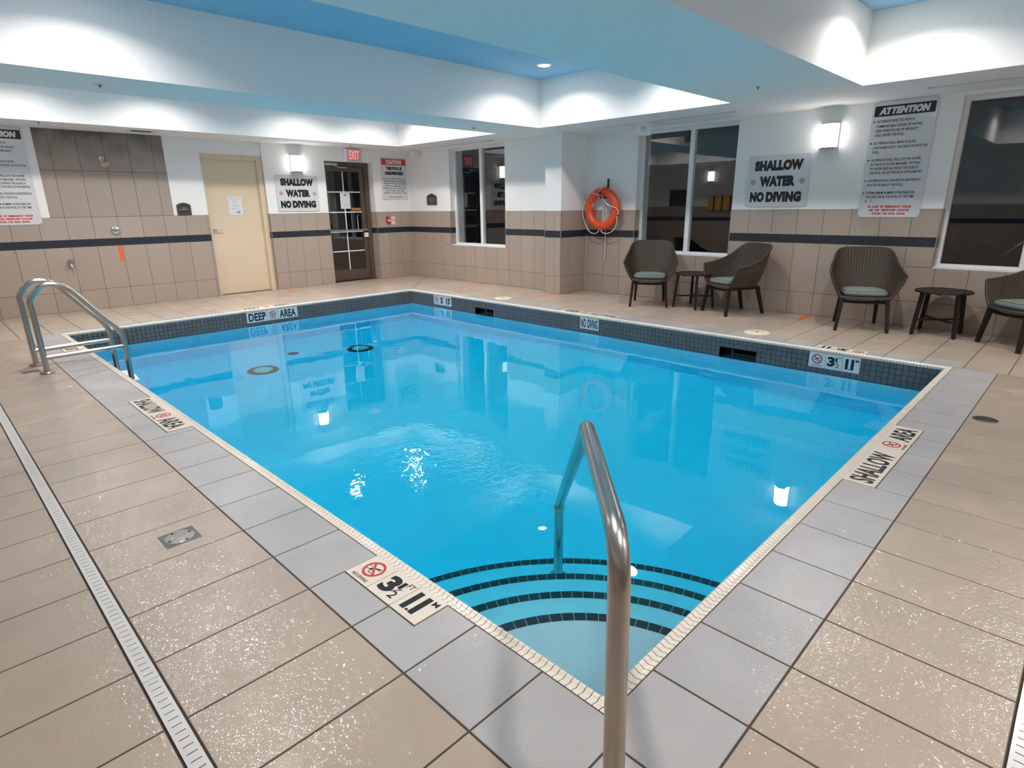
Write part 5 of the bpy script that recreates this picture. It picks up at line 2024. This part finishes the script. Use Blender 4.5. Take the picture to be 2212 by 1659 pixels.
def make_chair():
    ch = empty('wicker_armchair', (0, 0, 0), 0, 'x', 'chair', 'brown wicker armchairs along the window wall')
    me = bpy.data.meshes.new('shell')
    S = 14
    vs, uvs = [], []
    for i in range(NT):
        for j in range(S + 1):
            t = j / S
            p = hb[i].lerp(ht_[i], t)
            c = Vector((0, -0.02, p.z))
            o = (p - c)
            o.z = 0
            o = o.normalized() if o.length > 1e-6 else Vector((0, 0, 0))
            p = p + o * (0.020 * sin(pi * t))
            vs.append(tuple(p))
            uvs.append((i / (NT - 1), t * 0.62))
    fs = [(i * (S + 1) + j, (i + 1) * (S + 1) + j, (i + 1) * (S + 1) + j + 1, i * (S + 1) + j + 1) for i in range(NT - 1) for j in range(S)]
    # inner skin
    k0 = len(vs)
    for i in range(NT):
        for j in range(S + 1):
            p = Vector(vs[i * (S + 1) + j])
            c = Vector((0, -0.05, p.z + 0.05))
            d = (c - p).normalized() * 0.016
            vs.append(tuple(p + d))
            uvs.append(uvs[i * (S + 1) + j])
    fs += [tuple(k0 + q for q in f[::-1]) for f in fs[:]]
    me.from_pydata(vs, [], fs)
    me.materials.append(WICK)
    ul = me.uv_layers.new(name='UVMap')
    for lp in me.loops:
        ul.data[lp.index].uv = uvs[lp.vertex_index]
    me.shade_smooth()
    me.update()
    link('woven_shell', me, ch)
    # seat pan
    mb = MB()
    outer = [(p.x * 0.99, p.y * 0.99) for p in hb]
    front = [(0.13, -0.292), (0.0, -0.302), (-0.13, -0.292)]
    mb.prism((outer + front), 0.362, 0.390)
    if area(outer + front) < 0:
        mb = MB()
        mb.prism((outer + front)[::-1], 0.362, 0.390)
    mb.build('seat_pan', RIMW, ch)
    # braided rim along top, down the arm fronts and across the seat front
    rim = [p + Vector((0, 0, 0.004)) for p in ht_]
    MB().tube(rim, 0.0145, 10).build('rim', RIMW, ch, 60)
    for s in (0, -1):
        MB().tube([ht_[s] + Vector((0, 0.0, 0.004)), ht_[s].lerp(hb[s], 0.33) + Vector(((-1 if s == 0 else 1) * 0.012, -0.004, 0)), ht_[s].lerp(hb[s], 0.66) + Vector(((-1 if s == 0 else 1) * 0.010, -0.006, 0)), hb[s]], 0.0135, 10).build('arm_edge', RIMW, ch, 60)
    MB().tube(catmull([hb[0], Vector((-0.13, -0.296, 0.373)), Vector((0, -0.306, 0.372)), Vector((0.13, -0.296, 0.373)), hb[-1]], 6), 0.0145, 10).build('seat_edge', RIMW, ch, 60)
    # cushion
    mb = MB()
    n, m = 40, 9
    vs, fs = [], []
    prof = [(0.0, 0.0), (0.93, 0.0), (0.985, 0.012), (1.0, 0.028), (0.985, 0.044), (0.94, 0.056), (0.80, 0.063), (0.5, 0.068), (0.0, 0.070)]
    for sc_, z in prof:
        for i in range(n):
            a = 2 * pi * i / n
            e_ = 0.42
            x = 0.228 * (abs(cos(a)) ** e_) * (1 if cos(a) >= 0 else -1)
            y = 0.240 * (abs(sin(a)) ** e_) * (1 if sin(a) >= 0 else -1)
            if y > 0:
                x *= 1 - 0.18 * y / 0.24
            vs.append((x * sc_, y * sc_ - 0.035, 0.390 + z))
    for j in range(m - 1):
        for i in range(n):
            fs.append((j * n + i, j * n + (i + 1) % n, (j + 1) * n + (i + 1) % n, (j + 1) * n + i))
    mb.add(vs, fs)
    cu = mb.build('seat_cushion', CUSH, ch, 60)
    MB().tube([Vector(v) for v in vs[5 * n:6 * n]], 0.0028, 6, closed=True).build('piping', PIPING, cu, 60)
    # metal frame
    mb = MB()
    mb.tube(catmull([(-0.225, -0.245, 0.335), (-0.10, -0.272, 0.330), (0.10, -0.272, 0.330), (0.225, -0.245, 0.335)], 5), 0.017, 4)
    mb.bar((-0.225, -0.245, 0.343), (-0.19, 0.215, 0.343), (0.014, 0.018))
    mb.bar((0.225, -0.245, 0.343), (0.19, 0.215, 0.343), (0.014, 0.018))
    mb.bar((-0.19, 0.215, 0.343), (0.19, 0.215, 0.343), (0.014, 0.018))
    mb.build('seat_frame', DBROWN, ch)
    for (tx, ty), (bx, by) in (((-0.222, -0.243), (-0.255, -0.285)), ((0.222, -0.243), (0.255, -0.285)), ((-0.190, 0.210), (-0.212, 0.315)), ((0.190, 0.210), (0.212, 0.315))):
        mb = MB()
        mb.bar((tx, ty, 0.36), (bx, by, 0.0), (0.021, 0.021), (0.016, 0.016), (0, 1, 0))
        mb.build('leg', DBROWN, ch)
    return ch


CH = [(6.41, 3.88, -59.3, 'brown wicker armchair facing the pool beside the life ring'),
      (6.53, 2.668, -118.3, 'brown wicker armchair turned sideways right of the first small table'),
      (6.52, 1.145, -68.0, 'brown wicker armchair below the attention sign'),
      (6.50, -0.37, -135.0, 'brown wicker armchair cut off at the right edge below the last window')]
c0 = None
for x, y, a, lb in CH:
    if c0 is None:
        c0 = make_chair()
        o = c0
    else:
        o = copy_tree(c0)
    o.location = (x, y, 0)
    o.rotation_euler = (0, 0, radians(a))
    o['label'] = lb


# side tables
def make_table():
    t = empty('side_table', (0, 0, 0), 0, 'x', 'table', 'round slatted side tables between the chairs')
    R_, H = 0.265, 0.48
    MB().lathe([(R_ - 0.030, H - 0.018), (R_, H - 0.018), (R_, H - 0.004), (R_ - 0.004, H), (R_ - 0.026, H), (R_ - 0.030, H - 0.004), (R_ - 0.030, H - 0.018)], 48).build('top_rim', DBROWN, t, 40)
    nsl = 8
    ws = 2 * (R_ - 0.032) / nsl
    for k in range(nsl):
        a, b = -(R_ - 0.032) + k * ws + 0.003, -(R_ - 0.032) + (k + 1) * ws - 0.003
        h0, h1 = sqrt(max(1e-6, (R_ - 0.031) ** 2 - a * a)), sqrt(max(1e-6, (R_ - 0.031) ** 2 - b * b))
        mid = sqrt((R_ - 0.031) ** 2 - ((a + b) / 2) ** 2)
        q = [(-h0, a), (h0, a), (mid, (a + b) / 2), (h1, b), (-h1, b), (-mid, (a + b) / 2)]
        MB().prism(q, H - 0.014, H - 0.003, 0.002).build('slat', DBROWN, t)
    MB().box((-0.02, -R_ + 0.03, H - 0.028), (0.02, R_ - 0.03, H - 0.014)).box((-R_ + 0.03, -0.02, H - 0.028), (R_ - 0.03, 0.02, H - 0.014)).build('top_bearer', DBROWN, t)
    for sx in (-1, 1):
        for sy in (-1, 1):
            lg = MB().bar((sx * 0.158, sy * 0.158, H - 0.016), (sx * 0.190, sy * 0.190, 0.010), (0.017, 0.017), (0.015, 0.015), (1, 1, 0)).build('leg', DBROWN, t)
            MB().lathe([(0, 0), (0.011, 0), (0.011, 0.012), (0, 0.012)], 12, (sx * 0.190, sy * 0.190, 0)).build('glide', BLACKM, lg)
    for s in (-1, 1):
        MB().bar((-0.180, -s * 0.180, 0.165), (0.180, s * 0.180, 0.165), (0.010, 0.010)).build('stretcher', DBROWN, t)
    return t


t0 = make_table()
t0.location = (6.56, 3.255, 0)
t0.rotation_euler = (0, 0, radians(-10))
t0['label'] = 'round dark slatted side table between the first two chairs'
t1 = copy_tree(t0)
t1.location = (6.640, 0.40, 0)
t1.rotation_euler = (0, 0, radians(0))
t1['label'] = 'round dark slatted side table left of the cut off chair'

# ------------------------------------------------------------------ outside: dark yard and a shrub behind the right window
tag(MB().box((X2 + 0.7, -8, -0.5), (X2 + 22, 20, -0.3)).build('yard_ground', GROUND), 'dark asphalt yard outside the windows', None, None, 'structure')
tag(MB().box((-10, YB + 0.9, -0.5), (X2 + 0.7, YB + 22, -0.02)).build('yard_ground', GROUND), 'dark paving outside the glass door', None, None, 'structure')
sh = empty('garden_shrub', (8.6, 0.95, -0.3), 0, 'leafy shrub in the dark outside the right window', 'shrub')
mb = MB()
rnd = random.Random(5)
for k in range(900):
    a, b = rnd.uniform(0, 2 * pi), rnd.uniform(0.1, 1.0)
    h = rnd.uniform(0.1, 1.35)
    r = 0.75 * b * (1 - 0.35 * h)
    c = Vector((r * cos(a), r * sin(a), h))
    u = Vector((rnd.uniform(-1, 1), rnd.uniform(-1, 1), rnd.uniform(-0.4, 1))).normalized() * 0.055
    v = u.cross(Vector((rnd.uniform(-1, 1), rnd.uniform(-1, 1), 0.3))).normalized() * 0.022
    mb.add([c - u, c + v, c + u, c - v], [(0, 1, 2, 3)])
tag(mb.build('foliage', GREEN, sh), kind='stuff')
mb = MB()
for k in range(7):
    a = 2 * pi * k / 7
    mb.tube([(0, 0, 0), (0.15 * cos(a), 0.15 * sin(a), 0.5), (0.35 * cos(a), 0.35 * sin(a), 1.1)], [0.015, 0.011, 0.005], 6)
mb.build('stems', BRONZE, sh)
